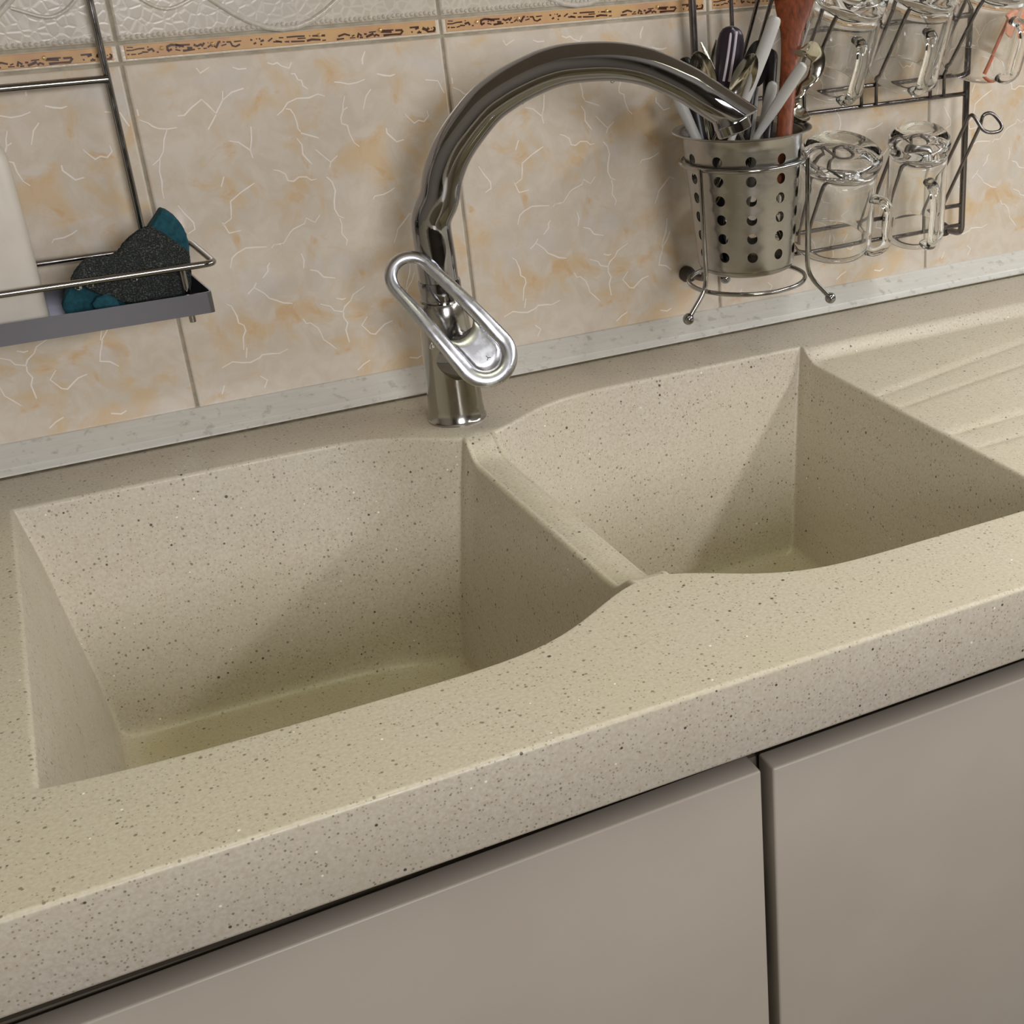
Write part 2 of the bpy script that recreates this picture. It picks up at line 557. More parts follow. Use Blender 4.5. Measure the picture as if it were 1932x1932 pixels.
# printed marks, read off the strip between two joints; u along, v across (0..1)
def marks():
    mb = MB()
    def uv(px, py, s, ox, oy):
        p = AY(ox + px / s, oy + py / s, 0)
        return (p[0], p[2] - BZ0)
    A = (6.232, 220, 50); B = (5.855, 520, 30)
    S = [(A, [(120,245),(190,245)], 5), (A, [(85,285),(180,280),(250,262),(325,255)], 7), (A, [(95,335),(150,325)], 7), (A, [(170,330),(230,325)], 7), (A, [(250,325),(300,310)], 6),
         (A, [(300,300),(370,300)], 8), (A, [(365,280),(415,262),(440,295)], 9), (A, [(360,240),(375,240)], 7), (A, [(470,300),(495,300)], 7),
         (A, [(600,285),(595,235),(640,215),(860,212)], 10), (A, [(600,290),(650,265)], 9), (A, [(690,215),(790,235)], 11), (A, [(690,245),(710,245)], 6), (A, [(735,245),(745,245)], 6), (A, [(690,270),(750,282)], 6),
         (A, [(780,285),(920,268)], 9), (A, [(830,255),(890,250)], 12), (A, [(905,212),(945,230),(1000,205)], 10), (A, [(1000,235),(1030,190)], 8), (A, [(955,260),(985,258)], 6), (A, [(1020,258),(1060,255)], 6),
         (A, [(1070,245),(1110,215),(1125,240)], 9), (A, [(1070,190),(1078,190)], 6), (A, [(1130,215),(1170,245),(1200,180),(1220,180)], 11), (A, [(1245,182),(1270,180)], 6), (A, [(1230,225),(1290,208)], 7),
         (A, [(1290,182),(1335,180),(1360,225),(1400,235),(1450,208)], 9), (A, [(1380,178),(1465,168)], 6), (A, [(1570,155),(1595,160)], 8), (A, [(1610,205),(1640,190)], 8), (A, [(1640,145),(1650,145)], 6), (A, [(1670,145),(1690,145)], 6),
         (A, [(1690,175),(1730,160)], 9), (A, [(1690,210),(1710,210)], 7), (A, [(1780,175),(1830,135)], 7), (A, [(1840,180),(1925,178)], 9),
         (B, [(0,275),(70,288)], 8), (B, [(35,240),(85,240)], 7), (B, [(100,285),(150,283)], 7), (B, [(120,235),(320,222)], 8), (B, [(240,250),(330,245)], 6), (B, [(170,283),(320,278)], 8),
         (B, [(345,275),(400,260),(495,262)], 8), (B, [(405,220),(545,215)], 8), (B, [(515,270),(555,266)], 6), (B, [(370,220),(380,220)], 6),
         (B, [(690,225),(760,200),(820,215)], 9), (B, [(675,262),(755,250)], 8), (B, [(840,225),(870,212)], 7), (B, [(820,243),(880,240)], 6), (B, [(905,240),(915,195),(950,220)], 12), (B, [(975,200),(1005,200)], 8),
         (B, [(930,245),(965,243)], 6), (B, [(1000,240),(1080,195)], 9), (B, [(1030,182),(1105,172)], 6), (B, [(1085,230),(1110,205),(1145,225)], 9), (B, [(1145,165),(1300,155)], 8), (B, [(1160,175),(1280,175)], 9),
         (B, [(1190,215),(1380,205),(1405,160)], 10), (B, [(1320,160),(1400,155)], 8), (B, [(1480,130),(1580,120)], 7), (B, [(1540,145),(1580,130)], 8), (B, [(1565,190),(1610,185)], 8), (B, [(1580,175),(1590,165)], 8), (B, [(1500,170),(1510,185)], 7),
         (B, [(1620,135),(1670,155),(1690,130)], 13), (B, [(1665,160),(1680,185),(1800,180)], 8), (B, [(1715,135),(1725,135)], 6), (B, [(1740,130),(1775,120)], 7), (B, [(1735,155),(1760,152)], 6), (B, [(1800,150),(1805,120),(1818,155)], 8)]
    for (s, ox, oy), L, w in S:
        pts = [uv(x, y, s, ox, oy) for x, y in L]
        stroke(mb, [(min(max(a, .0055), TW - .0055), min(max(b, .0045), BH - .003)) for a, b in pts], w / s / 2300 * 1.15, -.0006, False)
    return mb
motif_me = mesh_of(marks(), 'motif', M['motif'])
dots = MB()
for ux in (.068, .150, .199, .031):
    dots.ball((ux, -.0004, BH * .62), .0018, 8)
dot_me = mesh_of(dots, 'gold_dot', M['gold'], 40)
# embossed upper tiles
UZ0 = BZ1; UH = .33
up_me = mesh_of(slab(TW, UH, .0075, .002), 'upper_tile', M['upper'])
rel = MB()
def ridge(pts, r):
    rel.tube([(x, -.0002, z) for x, z in pts], r, 8, side=(0, 0, 1), rt=r * .8)
ridge([(TW / 2 + (.118 if abs(math.cos(a)) < .999 else .118) * math.cos(a), .118 + .105 * math.sin(a) - .012 * math.cos(4 * a)) for a in np.linspace(0, 2 * PI, 64)], .0022)
ridge([(TW / 2 + .09 * math.cos(a), .13 + .07 * math.sin(a)) for a in np.linspace(-.6, PI + .6, 40)], .0016)
for s in (1, -1):
    ridge([(TW / 2 + s * x, z) for x, z in bez([(.060, .030), (.085, .022), (.105, .034), (.112, .055), (.1, .062)], 6)], .0015)
    ridge([(TW / 2 + s * x, z) for x, z in bez([(.03, .28), (.06, .262), (.09, .27), (.105, .295)], 6)], .0016)
for i in range(64):
    x = .004 + (TW - .008) * i / 63
    rel.ball((x, .0002, .0042 + .0004 * math.sin(i * 2.1)), .0017, 6)
rel_me = mesh_of(rel, 'relief', M['upper'], 50)
for k in range(-3, 6):
    t = link('border_tile', border_me, None, wall, (k * TW, 0, BZ0))
    link('band', inner_me, None, t, (k * TW, 0, BZ0))
    m = link('motif', motif_me, None, t, (k * TW, 0, BZ0)); m['kind'] = 'stuff'
    m = link('gold_dot', dot_me, None, t, (k * TW, 0, BZ0)); m['kind'] = 'stuff'
    t = link('upper_tile', up_me, None, wall, (k * TW, 0, UZ0))
    link('relief', rel_me, None, t, (k * TW, 0, UZ0))
    link('upper_tile', up_me, None, wall, (k * TW, 0, UZ0 + UH))

# sealing strip along the wall
tp = [(0.002, .0185), (-.003, .0182), (-.0045, .0172), (-.0245, .0062), (-.0252, .0064), (-.0262, .0052), (-.0295, .0034), (-.0305, .0026), (-.0305, -.002), (0.002, -.002)]
tr = MB()
xs = (RX0, RX1)
tr.add([(x, y, z) for x in xs for y, z in tp], [(i, (i + 1) % 10, 10 + (i + 1) % 10, 10 + i) for i in range(10)] + [tuple(range(10)), tuple(range(19, 9, -1))])
struct(tr.build('trim_1', M['trim'], smooth=25))

sealb = MB().tube([(RX0, -.0312, .0004), (RX1, -.0312, .0004)], .0012, 6)
struct(sealb.build('trim_2', M['sealant'], smooth=40))

# ------------------------------------------------------------------ worktop with moulded double sink
sink = thing('sink_counter', (.2, -.3, 0), 'long speckled beige composite worktop with two moulded sink bowls and ribbed drainer', 'sink')
YF, APR = -.5863, -.0541
XL, XR = -.148, .530
ZD = -.011                                    # drainer level
DEPTH = .202


def yb(x): return -.0995 - .0055 * min(max((x + .15) / .6, 0), 1) - .049 * math.exp(-((x - .197) / .060) ** 2)
def yf(x): return -.4975 + .011 * math.exp(-max(x + .15, 0) / .05) + .050 * math.exp(-((x - .212) / .062) ** 2)
def xdl(y): return .1845 - .058 * (y + .19)
def xdr(y): return .2115 - .055 * (y + .165)


def sst(t):
    t = min(max(t, 0), 1)
    return t * t * (3 - 2 * t)


DIVD = .016
Y0D, Y1D = yb(.197), yf(.212)


def zdiv(y):
    return -DIVD * sst((Y0D - y) / .020) * sst((y - Y1D) / .026)


YL = yb(.535)
def zdr(y):                                   # edge height along the drainer
    return ZD * sst((YL - y - .004) / .016) * sst((y + .478) / .014)


def loop(side, ins):
    """closed loop of a bowl, inset by ins; returns list of (x, y, kind) counted back, right, front, left"""
    n = 46
    def dens(k): return .5 - .5 * math.cos(PI * k / n) * (1 if True else 0)
    pts = []
    if side == 'L':
        xl = lambda y: XL + ins; xr = lambda y: xdl(y) - ins
    else:
        xl = lambda y: xdr(y) + ins; xr = lambda y: XR - ins
    B = lambda x: yb(x) - ins; F = lambda x: yf(x) + ins
    def corner(fx, fy):
        y = -.3
        for _ in range(30):
            x = fx(y); y = fy(x)
        return x, y
    c = [corner(xl, B), corner(xr, B), corner(xr, F), corner(xl, F)]
    for k in range(n):
        s = dens(k); x = c[0][0] + (c[1][0] - c[0][0]) * s; pts.append((x, B(x)))
    for k in range(n):
        s = dens(k); y = c[1][1] + (c[2][1] - c[1][1]) * s; pts.append((xr(y), y))
    for k in range(n):
        s = dens(k); x = c[2][0] + (c[3][0] - c[2][0]) * s; pts.append((x, F(x)))
    for k in range(n):
        s = dens(k); y = c[3][1] + (c[0][1] - c[3][1]) * s; pts.append((xl(y), y))
    return np.array(pts), n


def smooth_loop(p, it):
    for _ in range(it):
        p = .5 * p + .25 * (np.roll(p, 1, 0) + np.roll(p, -1, 0))
    return p


RF = .0032
def bowl(side):
    rings = []
    outer = None
    N = None
    spec = [(-.0045, 'z', 0, 3), (-RF, 'z', 0, 3)]
    for a in (15, 32, 50, 70, 90):
        a = math.radians(a)
        spec.append((-RF + RF * math.sin(a), 'z', RF * (1 - math.cos(a)), 3))
    for f in (.2, .4, .6, .78):
        spec.append((.002 + .028 * f, 'w', f, 3 + int(10 * f)))
    R = .013
    for a in (0, 18, 36, 54, 72, 90):
        a = math.radians(a)
        spec.append((.026 + .002 + R * (1 - math.cos(a)) * 1.1, 'a', -DEPTH + R - R * math.sin(a), 16 + int(20 * a)))
    for q in (.075, .10, .12):
        spec.append((q, 'a', -DEPTH - .004 * (q - .05) / .06, 60))
    top = None
    out = []
    for ins, mode, val, it in spec:
        p, n = loop(side, ins)
        p = smooth_loop(p, it)
        if top is None:
            zt = []
            for k, (x, y) in enumerate(p):
                sd = k // n
                dv = (side == 'L' and sd == 1) or (side == 'R' and sd == 3)
                near = (x > .18 if side == 'L' else x < .24)
                if dv or near and (Y1D < y < Y0D): zt.append(zdiv(y))
                elif side == 'R' and sd == 1: zt.append(zdr(y))
                else: zt.append(0.0)
            zt = smooth_loop(np.array(zt), 2)
            zt[np.abs(zt) < 1e-4] = 0
            top = zt
        if mode == 'z': z = top - val
        elif mode == 'w': z = (top - RF) * (1 - val) + (-DEPTH + R) * val
        else: z = np.full(len(p), val)
        out.append(np.column_stack([p, z]))
    m = len(out[0])
    mb = MB()
    v = [q for r in out for q in r]
    f = [(i * m + k, i * m + (k + 1) % m, (i + 1) * m + (k + 1) % m, (i + 1) * m + k) for i in range(len(out) - 1) for k in range(m)]
    f.append(tuple((len(out) - 1) * m + k for k in range(m)))
    mb.add(v, f)
    return mb, out[0], n


mbL, LA, nL = bowl('L')
mbR, RA, nR = bowl('R')
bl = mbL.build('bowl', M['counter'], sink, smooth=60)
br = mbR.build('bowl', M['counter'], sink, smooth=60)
for o in (bl, br):          # bowls are seen from inside
    me = o.data
    if me.polygons[len(me.polygons) - 1].normal.z < 0:
        me.flip_normals()

# drain fittings in the bowls
for cx_, cy_ in ((.02, -.30), (.375, -.30)):
    d = MB().lathe([(.0, -.2066), (.020, -.2066), (.022, -.2055), (.036, -.2052), (.040, -.2040), (.041, -.2062)], 32, (cx_, cy_, 0))
    dd = d.build('drain', M['chrome'], sink)
    MB().lathe([(.0, -.2050), (.017, -.2050), (.019, -.2064)], 24, (cx_, cy_, 0)).build('drain_plug', M['steel'], dd)

# divider strip between the bowls: from back to front, spanning the two bowl edges
def resample(P, n):
    s = np.concatenate([[0], np.cumsum(np.linalg.norm(np.diff(P, axis=0), axis=1))]); s /= s[-1]
    return np.column_stack([np.interp(np.linspace(0, 1, n), s, P[:, i]) for i in range(3)])


ND = 60
# main deck: flat ring around the hole
low = [k for k in range(len(LA)) if LA[k][2] < -1e-5]
iL0, jL0 = low[0] - 1, low[-1] + 1
dl = LA[iL0:jL0 + 1]
lowR = [k for k in range(2 * nR, len(RA)) if RA[k][2] < -1e-5 and RA[k][0] < .26]
r0, r1 = lowR[0] - 1, lowR[-1] + 1                     # front end, back end
dr = np.array([RA[k % len(RA)] for k in range(r1, r0 - 1, -1)])
left_chain = [tuple(p) for p in LA[jL0:]] + [tuple(p) for p in LA[:iL0 + 1]]   # front end of divider, along front leftwards, left side, back to the divider
right_back = [tuple(RA[k % len(RA)]) for k in range(r1, len(RA) + nR + 1)]
right_front = [tuple(RA[k]) for k in range(2 * nR, r0 + 1)]
XD1 = 1.02
y_lb, y_lf = right_back[-1][1], right_front[0][1]
xg = right_back[-1][0]
drain_loop = [(XD1, y_lb, 0), (XD1, y_lf, 0)]
hole = left_chain + right_back + drain_loop + right_front
hole = [(x, y, 0.0) for x, y, z in hole]
DX0, DX1 = -.95, 1.45
bm = bmesh.new()
def ring_edges(P):
    vs = [bm.verts.new(p) for p in P]
    return [bm.edges.new((vs[i], vs[(i + 1) % len(vs)])) for i in range(len(vs))]
E1 = ring_edges([(DX0, YF + .0028, 0), (DX1, YF + .0028, 0), (DX1, .001, 0), (DX0, .001, 0)])
E2 = ring_edges(hole)
bmesh.ops.triangle_fill(bm, edges=E1 + E2, use_beauty=True, use_dissolve=False, normal=(0, 0, 1))
me = bpy.data.meshes.new('deck')
for f in bm.faces:
    if f.normal.z < 0: f.normal_flip()
bm.to_mesh(me); bm.free()
shade(me, 40)
deck = link('deck', me, M['counter'], sink)
# rounded front edge, apron face and underside
ap = [(YF + .0028, 0)] + [(YF + .0028 - .0028 * math.sin(a), -.0028 + .0028 * math.cos(a)) for a in np.linspace(0, PI / 2, 8)[1:]]
ap += [(YF, APR + .003), (YF + .001, APR + .001), (YF + .003, APR), (YF + .03, APR), (YF + .03, -.03)]
NX = 40
apx = np.linspace(DX0, DX1, NX)
a_ = MB()
a_.add([(x, y, z) for x in apx for y, z in ap], [(i * len(ap) + k, i * len(ap) + k + 1, (i + 1) * len(ap) + k + 1, (i + 1) * len(ap) + k) for i in range(NX - 1) for k in range(len(ap) - 1)])
a_.build('apron', M['counter'], sink, smooth=40)
# divider
A_, B_ = resample(np.array(dl), ND), resample(np.array(dr), ND)
m_ = MB()
K = 9
dv = []
for i in range(ND):
    for k in range(K):
        s = k / (K - 1)
        p = A_[i] * (1 - s) + B_[i] * s
        p[2] += .0012 * math.sin(PI * s) * sst(min(i, ND - 1 - i) / 6)
        dv.append(p)
m_.add(dv, [(i * K + k, i * K + k + 1, (i + 1) * K + k + 1, (i + 1) * K + k) for i in range(ND - 1) for k in range(K - 1)])
o = m_.build('divider', M['counter'], sink, smooth=60)
if o.data.polygons[len(o.data.polygons) // 2].normal.z < 0: o.data.flip_normals()
# drainer with its shallow fanned grooves
GR = [(-.2275, .245), (-.264, .196), (-.334, .06), (-.3705, .02), (-.438, -.10)]
def zdrain(x, y):
    e = ZD * sst((YL - y - .004) / .016) * sst((y + .478) / .014) * (sst((XD1 - x) / .02))
    g = 0
    for y0, sl in GR:
        yy = y0 + sl * (x - .54) - .35 * sl * (x - .54) ** 2
        d = (y - yy)
        g -= .0014 * math.exp(-(d / .0052) ** 2)
    for (y0, s0), (y1, s1) in ((GR[0], GR[1]), (GR[2], GR[3])):
        ya = y0 + s0 * (x - .54) - .35 * s0 * (x - .54) ** 2; yc = y1 + s1 * (x - .54) - .35 * s1 * (x - .54) ** 2
        g -= .0012 * sst((ya - y) / .006 + .5) * sst((y - yc) / .006 + .5)
    return e + g * sst((XD1 - .03 - x) / .03) * sst((.95 + .02 - x) / .05)
gx = np.concatenate([[xg], np.linspace(xg + .004, XD1, 60)])
gy = np.linspace(y_lb, y_lf, 240)
gv, gf = [], []
rs = np.array([RA[k] for k in range(nR, 2 * nR + 1)])
for i, x in enumerate(gx):
    for j, y in enumerate(gy):
        if i == 0: gv.append((np.interp(-y, -rs[:, 1], rs[:, 0]) - .0002, y, np.interp(-y, -rs[:, 1], rs[:, 2]) - .0002))
        else: gv.append((x, y, zdrain(x, y)))
mg = len(gy)
gf = [(i * mg + j, i * mg + j + 1, (i + 1) * mg + j + 1, (i + 1) * mg + j) for i in range(len(gx) - 1) for j in range(mg - 1)]
o = MB().add(gv, gf).build('drainer', M['counter'], sink, smooth=60)
if o.data.polygons[len(o.data.polygons) // 2].normal.z < 0: o.data.flip_normals()

# ------------------------------------------------------------------ base cabinet
cabn = thing('base_cabinet', (.22, -.3, FZ), 'greige base cabinet with two plain handleless doors under the worktop', 'cabinet')
MB().box((DX0, -.5585, FZ + .1), (DX1, -.02, -.066)).build('carcass', M['carcass'], cabn, smooth=None) if False else None
cc = MB()
cc.box((DX0, -.558, -.16), (DX1, -.54, -.078))            # rail behind the door tops
cc.box((DX0, -.558, FZ + .1), (DX0 + .018, -.02, -.06))
cc.box((DX1 - .018, -.558, FZ + .1), (DX1, -.02, -.06))
cc.box((.208, -.5605, FZ + .1), (.24, -.02, -.245))
cc.box((DX0, -.558, FZ + .1), (DX1, -.02, FZ + .118))
cc.box((DX0, -.03, FZ + .1), (DX1, -.02, -.06))
cc.build('carcass', M['carcass'], cabn, smooth=None)
MB().box((DX0, -.50, FZ), (DX1, -.48, FZ + .1)).build('plinth', M['door'], cabn, smooth=None)


def door(x0, x1, z1l, z1r):
    mb = MB()
    z0 = FZ + .105
    y0, y1 = -.580, -.5612
    mb.add([(x0, y0, z0), (x1, y0, z0), (x1, y1, z0), (x0, y1, z0), (x0, y0, z1l), (x1, y0, z1r), (x1, y1, z1r), (x0, y1, z1l)],
           [(0, 3, 2, 1), (4, 5, 6, 7), (0, 1, 5, 4), (1, 2, 6, 5), (2, 3, 7, 6), (3, 0, 4, 7)])
    return mb.build('door', M['door'], cabn, smooth=40, bevel=.0016)


door(-.42, .2200, -.0816, -.0718)
door(.2279, .88, -.0738, -.0730)

# ------------------------------------------------------------------ tap
FX, FY = .1935, -.1005
tap = thing('kitchen_tap', (FX, FY, 0), 'chrome gooseneck kitchen tap with an open loop lever behind the bowls', 'tap')
zr = AY(826, 578, FY - .016)[2]
b = MB()
b.lathe([(.0246, 0), (.0246, .0015), (.0236, .0028), (.0228, .012), (.0222, .03), (.0216, .06), (.0202, zr - .012), (.0190, zr - .003), (.0175, zr)], 48, (FX, FY, 0))
b.build('body', mat_chrome('worn_chrome', (176, 174, 168), .16), tap)
MB().lathe([(.0152, zr), (.0152, zr + .0022), (.0168, zr + .0022), (.0172, zr + .004), (.0172, zr + .0155), (.0166, zr + .017), (.0150, zr + .017), (.0150, zr + .0195)], 40, (FX, FY, 0)).build('collar', M['chrome'], tap)
th = math.radians(-34)
du = np.array([math.cos(th), math.sin(th), 0])
nv = np.array([-math.sin(th), math.cos(th), 0])
def onspout(x, y):
    d = ray(x, y)
    t = ((np.array([FX, FY, 0]) - CAM) @ nv) / (d @ nv)
    q = CAM + d * t
    return q
ctr = [(828.6, 373), (838, 322), (862, 268), (909.6, 205), (950, 172), (996, 146), (1040, 128), (1083, 119), (1157.7, 116), (1224.6, 128), (1293, 158), (1330, 181)]
P = [np.array([FX, FY, zr + .017]), np.array([FX, FY, .14]), np.array([FX, FY, .168])] + [onspout(x, y) for x, y in ctr]
S = bez(P, 6)
Ln = np.concatenate([[0], np.cumsum([np.linalg.norm(S[i + 1] - S[i]) for i in range(len(S) - 1)])])
rad = np.interp(Ln / Ln[-1], [0, .38, .62, .85, 1], [.0158, .0158, .0150, .0138, .0138])
sp = MB()
SEG = 32
sp.tube(S, rad, SEG, side=nv, caps=False)
# oblique mouth: the last ring slides along the axis to a level plane
end = S[-1]; tg = nrm(S[-1] - S[-2])
mp = onspout(1379, 225)
mn = nrm(np.array([0, 0, -1.0]) * math.cos(math.radians(20)) + du * math.sin(math.radians(20)))
last = [np.array(sp.v[len(sp.v) - SEG + k]) for k in range(SEG)]
mouth = []
for q in last:
    t = max(((mp - q) @ mn) / (tg @ mn), .0004)
    mouth.append(q + tg * t)
cm = np.mean(mouth, 0)
mouth2 = [cm + (m - cm) * .93 + mn * .0014 for m in mouth]
inner_ = [cm + (m - cm) * .80 - mn * .001 for m in mouth]
base_i = len(sp.v) - SEG
sp.v += [tuple(m) for m in mouth + mouth2 + inner_]
for r in range(3):
    for k in range(SEG):
        l = (k + 1) % SEG
        sp.f.append((base_i + r * SEG + k, base_i + r * SEG + l, base_i + (r + 1) * SEG + l, base_i + (r + 1) * SEG + k))
sp.f.append(tuple(base_i + 3 * SEG + k for k in range(SEG)))
spo = sp.build('spout', M['chrome'], tap, smooth=50)
MB().lathe([(.0134, -.004), (.0138, .0012), (.0141, .0022), (.0141, .0034), (.0137, .0042), (.0139, .0090), (.0132, .0104), (.0112, .0106), (.0108, .0085)], 36, mp - du * .0005, mn).build('aerator', M['chrome'], tap)
# hanging drops
for px, py in ((985, 192), (815, 655), (1155, 152)):
    p = onspout(px, py) if px != 815 else AY(px, py, -.158)
    MB().lathe([(.0004, .0035), (.0012, .002), (.0018, 0), (.0016, -.0012), (.0006, -.0019)], 10, p).build('water_drop', M['glass'], tap)
# lever: a tapering loop frame with a tongue
P0 = AY(914, 670, -.152)
nn = nrm(np.array([-.12, -.89, .43]))
_d = ray(777, 523)
P1 = CAM + _d * (((P0 - CAM) @ nn) / (_d @ nn))
ua = nrm(P1 - P0)
sd = np.cross(ua, nn)
LL = np.linalg.norm(P1 - P0)
R0, R1 = .0198, .0162
def tear(ra, rb, n=22, u0=0., u1=LL):
    a0 = math.asin((ra - rb) / (u1 - u0)) if ra > rb else 0
    pts = []
    for a in np.linspace(-PI / 2 + a0, PI / 2 - a0, n): pts.append((u1 + rb * math.cos(a), rb * math.sin(a)))
    for k in range(1, 10):
        s = k / 10
        pts.append(tuple(np.array([u1 + rb * math.cos(PI / 2 - a0), rb * math.sin(PI / 2 - a0)]) * (1 - s) + np.array([u0 + ra * math.cos(PI / 2 - a0), ra * math.sin(PI / 2 - a0)]) * s))
    for a in np.linspace(PI / 2 - a0, 3 * PI / 2 + a0, n): pts.append((u0 + ra * math.cos(a), ra * math.sin(a)))
    for k in range(1, 10):
        s = k / 10
        pts.append(tuple(np.array([u0 + ra * math.cos(PI / 2 - a0), -ra * math.sin(PI / 2 - a0)]) * (1 - s) + np.array([u1 + rb * math.cos(PI / 2 - a0), -rb * math.sin(PI / 2 - a0)]) * s))
    return pts
TP = tear(R0, R1)
W3 = lambda u, w, h: P0 + ua * u + sd * w + nn * h
fr = MB()
ctrl = [W3(u, w, .0035 * math.sin(PI * min(max(u / LL, 0), 1))) for u, w in TP]
wid = [.0068 - .0018 * min(max(u / LL, 0), 1) for u, w in TP]
cen = [W3(min(max(u, 0), LL), 0, 0) for u, w in TP]
sides = [nrm(p - c) for p, c in zip(ctrl, cen)]
fr.tube(ctrl, wid, 14, closed=True, side=sides, rt=.0038)
M['worn'] = mat_chrome('scratched_chrome', (206, 208, 214), .26)
lev = fr.build('lever', M['worn'], tap, smooth=60)
tg_ = MB()
out = []
rt_ = .0140
NW, NU = 13, 9
for i in range(NW):
    w = rt_ * math.sin(PI / 2 * (-1 + 2 * i / (NW - 1)))
    ub, ut = -math.sqrt(max(rt_ ** 2 - w * w, 0)), .0205 + .0075 * (w / rt_) ** 2
    for j in range(NU):
        q = j / (NU - 1)
        u = ub + (ut - ub) * q
        edge = min(1, min(1 - abs(w) / rt_, q * 1.2, (1 - q) * 1.2) / .16)
        tg_.v.append(tuple(W3(u, w, .0006 + .0024 * math.sqrt(max(edge, 0)))))
tg_.f += [(i * NU + j, i * NU + j + 1, (i + 1) * NU + j + 1, (i + 1) * NU + j) for i in range(NW - 1) for j in range(NU - 1)]
tng = tg_.build('lever_tongue', M['worn'], lev, smooth=40)
bp = MB()
bpo = [(u0_, w_) for u0_, w_ in [(-.0172 * math.cos(a), .0172 * math.sin(a)) for a in np.linspace(-PI / 2, PI / 2, 18)] + [(.022, .0168), (.024, 0), (.022, -.0168)]]
nb_ = len(bpo)
bp.add([W3(u, w, -.0012) for u, w in bpo] + [W3(u, w, -.0045) for u, w in bpo], [tuple(range(nb_)), tuple(range(2 * nb_ - 1, nb_ - 1, -1))] + [(k, nb_ + k, nb_ + (k + 1) % nb_, (k + 1) % nb_) for k in range(nb_)])
bp.build('lever_back', M['wire'], lev, smooth=40)
eng = MB()
ec = (-.0035, 0.0)
for a in (PI / 2, PI / 2 + 2 * PI / 3, PI / 2 + 4 * PI / 3):
    eng.tube([W3(ec[0], ec[1], .0031), W3(ec[0] + .0022 * math.sin(a), ec[1] + .0022 * math.cos(a), .0031)], .0003, 5)
eng.build('engraving', M['rubber'], lev)
# cartridge housing between body and lever
axis_b = np.array([FX, FY, P0[2] - .012])
hv = P0 - nn * .003 - axis_b
hs = MB()
hp = bez([axis_b, axis_b + (P0 - nn * .016 - axis_b) * .5, P0 - nn * .016, P0 - nn * .0055], 3)
hs.tube(hp, np.interp(np.linspace(0, 1, len(hp)), [0, .5, .9, 1], [.0200, .0210, .0218, .0212]), 36)
hs.build('cartridge_housing', M['chrome'], tap, smooth=50)

# ------------------------------------------------------------------ wall shelf on the left
ZRL = .1607
shelf = thing('wire_shelf', (-.17, -.05, .124), 'chrome wire wall shelf with a shallow steel tray, left of the tap', 'shelf')
XS0 = -.40
def r_(): return MB()
# rail loop
rail = [(XS0 - .006, -.021, ZRL), (.0185, -.021, ZRL), (.0215, -.028, ZRL), (.0262, -.094, ZRL), (.0245, -.1008, ZRL), (.018, -.1015, ZRL), (XS0 - .004, -.1015, ZRL), (XS0 - .0125, -.098, ZRL), (XS0 - .009, -.027, ZRL)]
def roundpath(P, r=.006, n=5, closed=True):
    out = []
    m = len(P)
    for i in range(m):
        p = np.array(P[i], float)
        if not closed and i in (0, m - 1): out.append(p); continue
        a, c = np.array(P[i - 1], float), np.array(P[(i + 1) % m], float)
        da, dc = np.linalg.norm(a - p), np.linalg.norm(c - p)
        ra = min(r, da * .45, dc * .45)
        s, e = p + (a - p) / da * ra, p + (c - p) / dc * ra
        for k in range(n + 1):
            t = k / n
            out.append((1 - t) ** 2 * s + 2 * t * (1 - t) * p + t * t * e)
    return out
r_().tube(roundpath([rail[0], (.0200, -.021, ZRL), (.0266, -.1015, ZRL), (XS0 - .014, -.1015, ZRL)], .008), .0026, 10, closed=True).build('rail', M['wire'], shelf, smooth=60)
for ux in (-.0128, -.365):
    r_().tube([(ux, -.0165, .124), (ux, -.0165, .50)], .0027, 10).build('upright', M['wire'], shelf, smooth=60)
    r_().tube([(ux, -.0165, .46), (ux, .001, .46)], .0025, 8).build('wall_hook', M['wire'], shelf, smooth=60)
r_().tube([(-.365, -.0215, .2886), (-.0128, -.0215, .2886)], .0030, 10).build('cross_bar', M['wire'], shelf, smooth=60)
# tray: floor and a lip all round
tb, tt = .1245, .1405
plan = roundpath([(XS0, -.022, 0), (.0125, -.022, 0), (.0202, -.1045, 0), (XS0 - .007, -.1045, 0)], .004, 4)
n_ = len(plan)
ctr_ = np.mean(plan, 0)
def off(p, d):
    v = p - ctr_
    return p - np.array([math.copysign(min(d, abs(v[0])), v[0]), math.copysign(min(d, abs(v[1])), v[1]), 0])
ty = MB()
vv = [(p[0], p[1], tb) for p in plan] + [(p[0], p[1], tt) for p in plan] + [(*off(p, .0012)[:2], tt) for p in plan] + [(*off(p, .0012)[:2], tb + .0012) for p in plan]
ff = [tuple(range(n_ - 1, -1, -1)), tuple(range(3 * n_, 4 * n_))]
for r in range(3):
    ff += [(r * n_ + k, r * n_ + (k + 1) % n_, (r + 1) * n_ + (k + 1) % n_, (r + 1) * n_ + k) for k in range(n_)]
ty.add(vv, ff).build('tray', M['traysteel'], shelf, smooth=40)
for px, py, yy in ((349, 540, -.092), (-700, 700, -.092)):
    p = AY(px, py, yy) if px > 0 else np.array([XS0 + .02, -.092, 0])
    r_().tube([(p[0], -.0955, .1175), (p[0], -.0955, ZRL - .001)], .0024, 10).build('post', M['wire'], shelf, smooth=60)
for px, py in ((255, 531), (172, 545), (150, 549)):
    p = AY(px, py, -.1015)
    MB().lathe([(.0003, .002), (.0022, .0013), (.0026, .0), (.0018, -.0011), (.0005, -.0015)], 10, (p[0], p[1], ZRL - .0036)).build('water_drop', M['glass'], shelf)

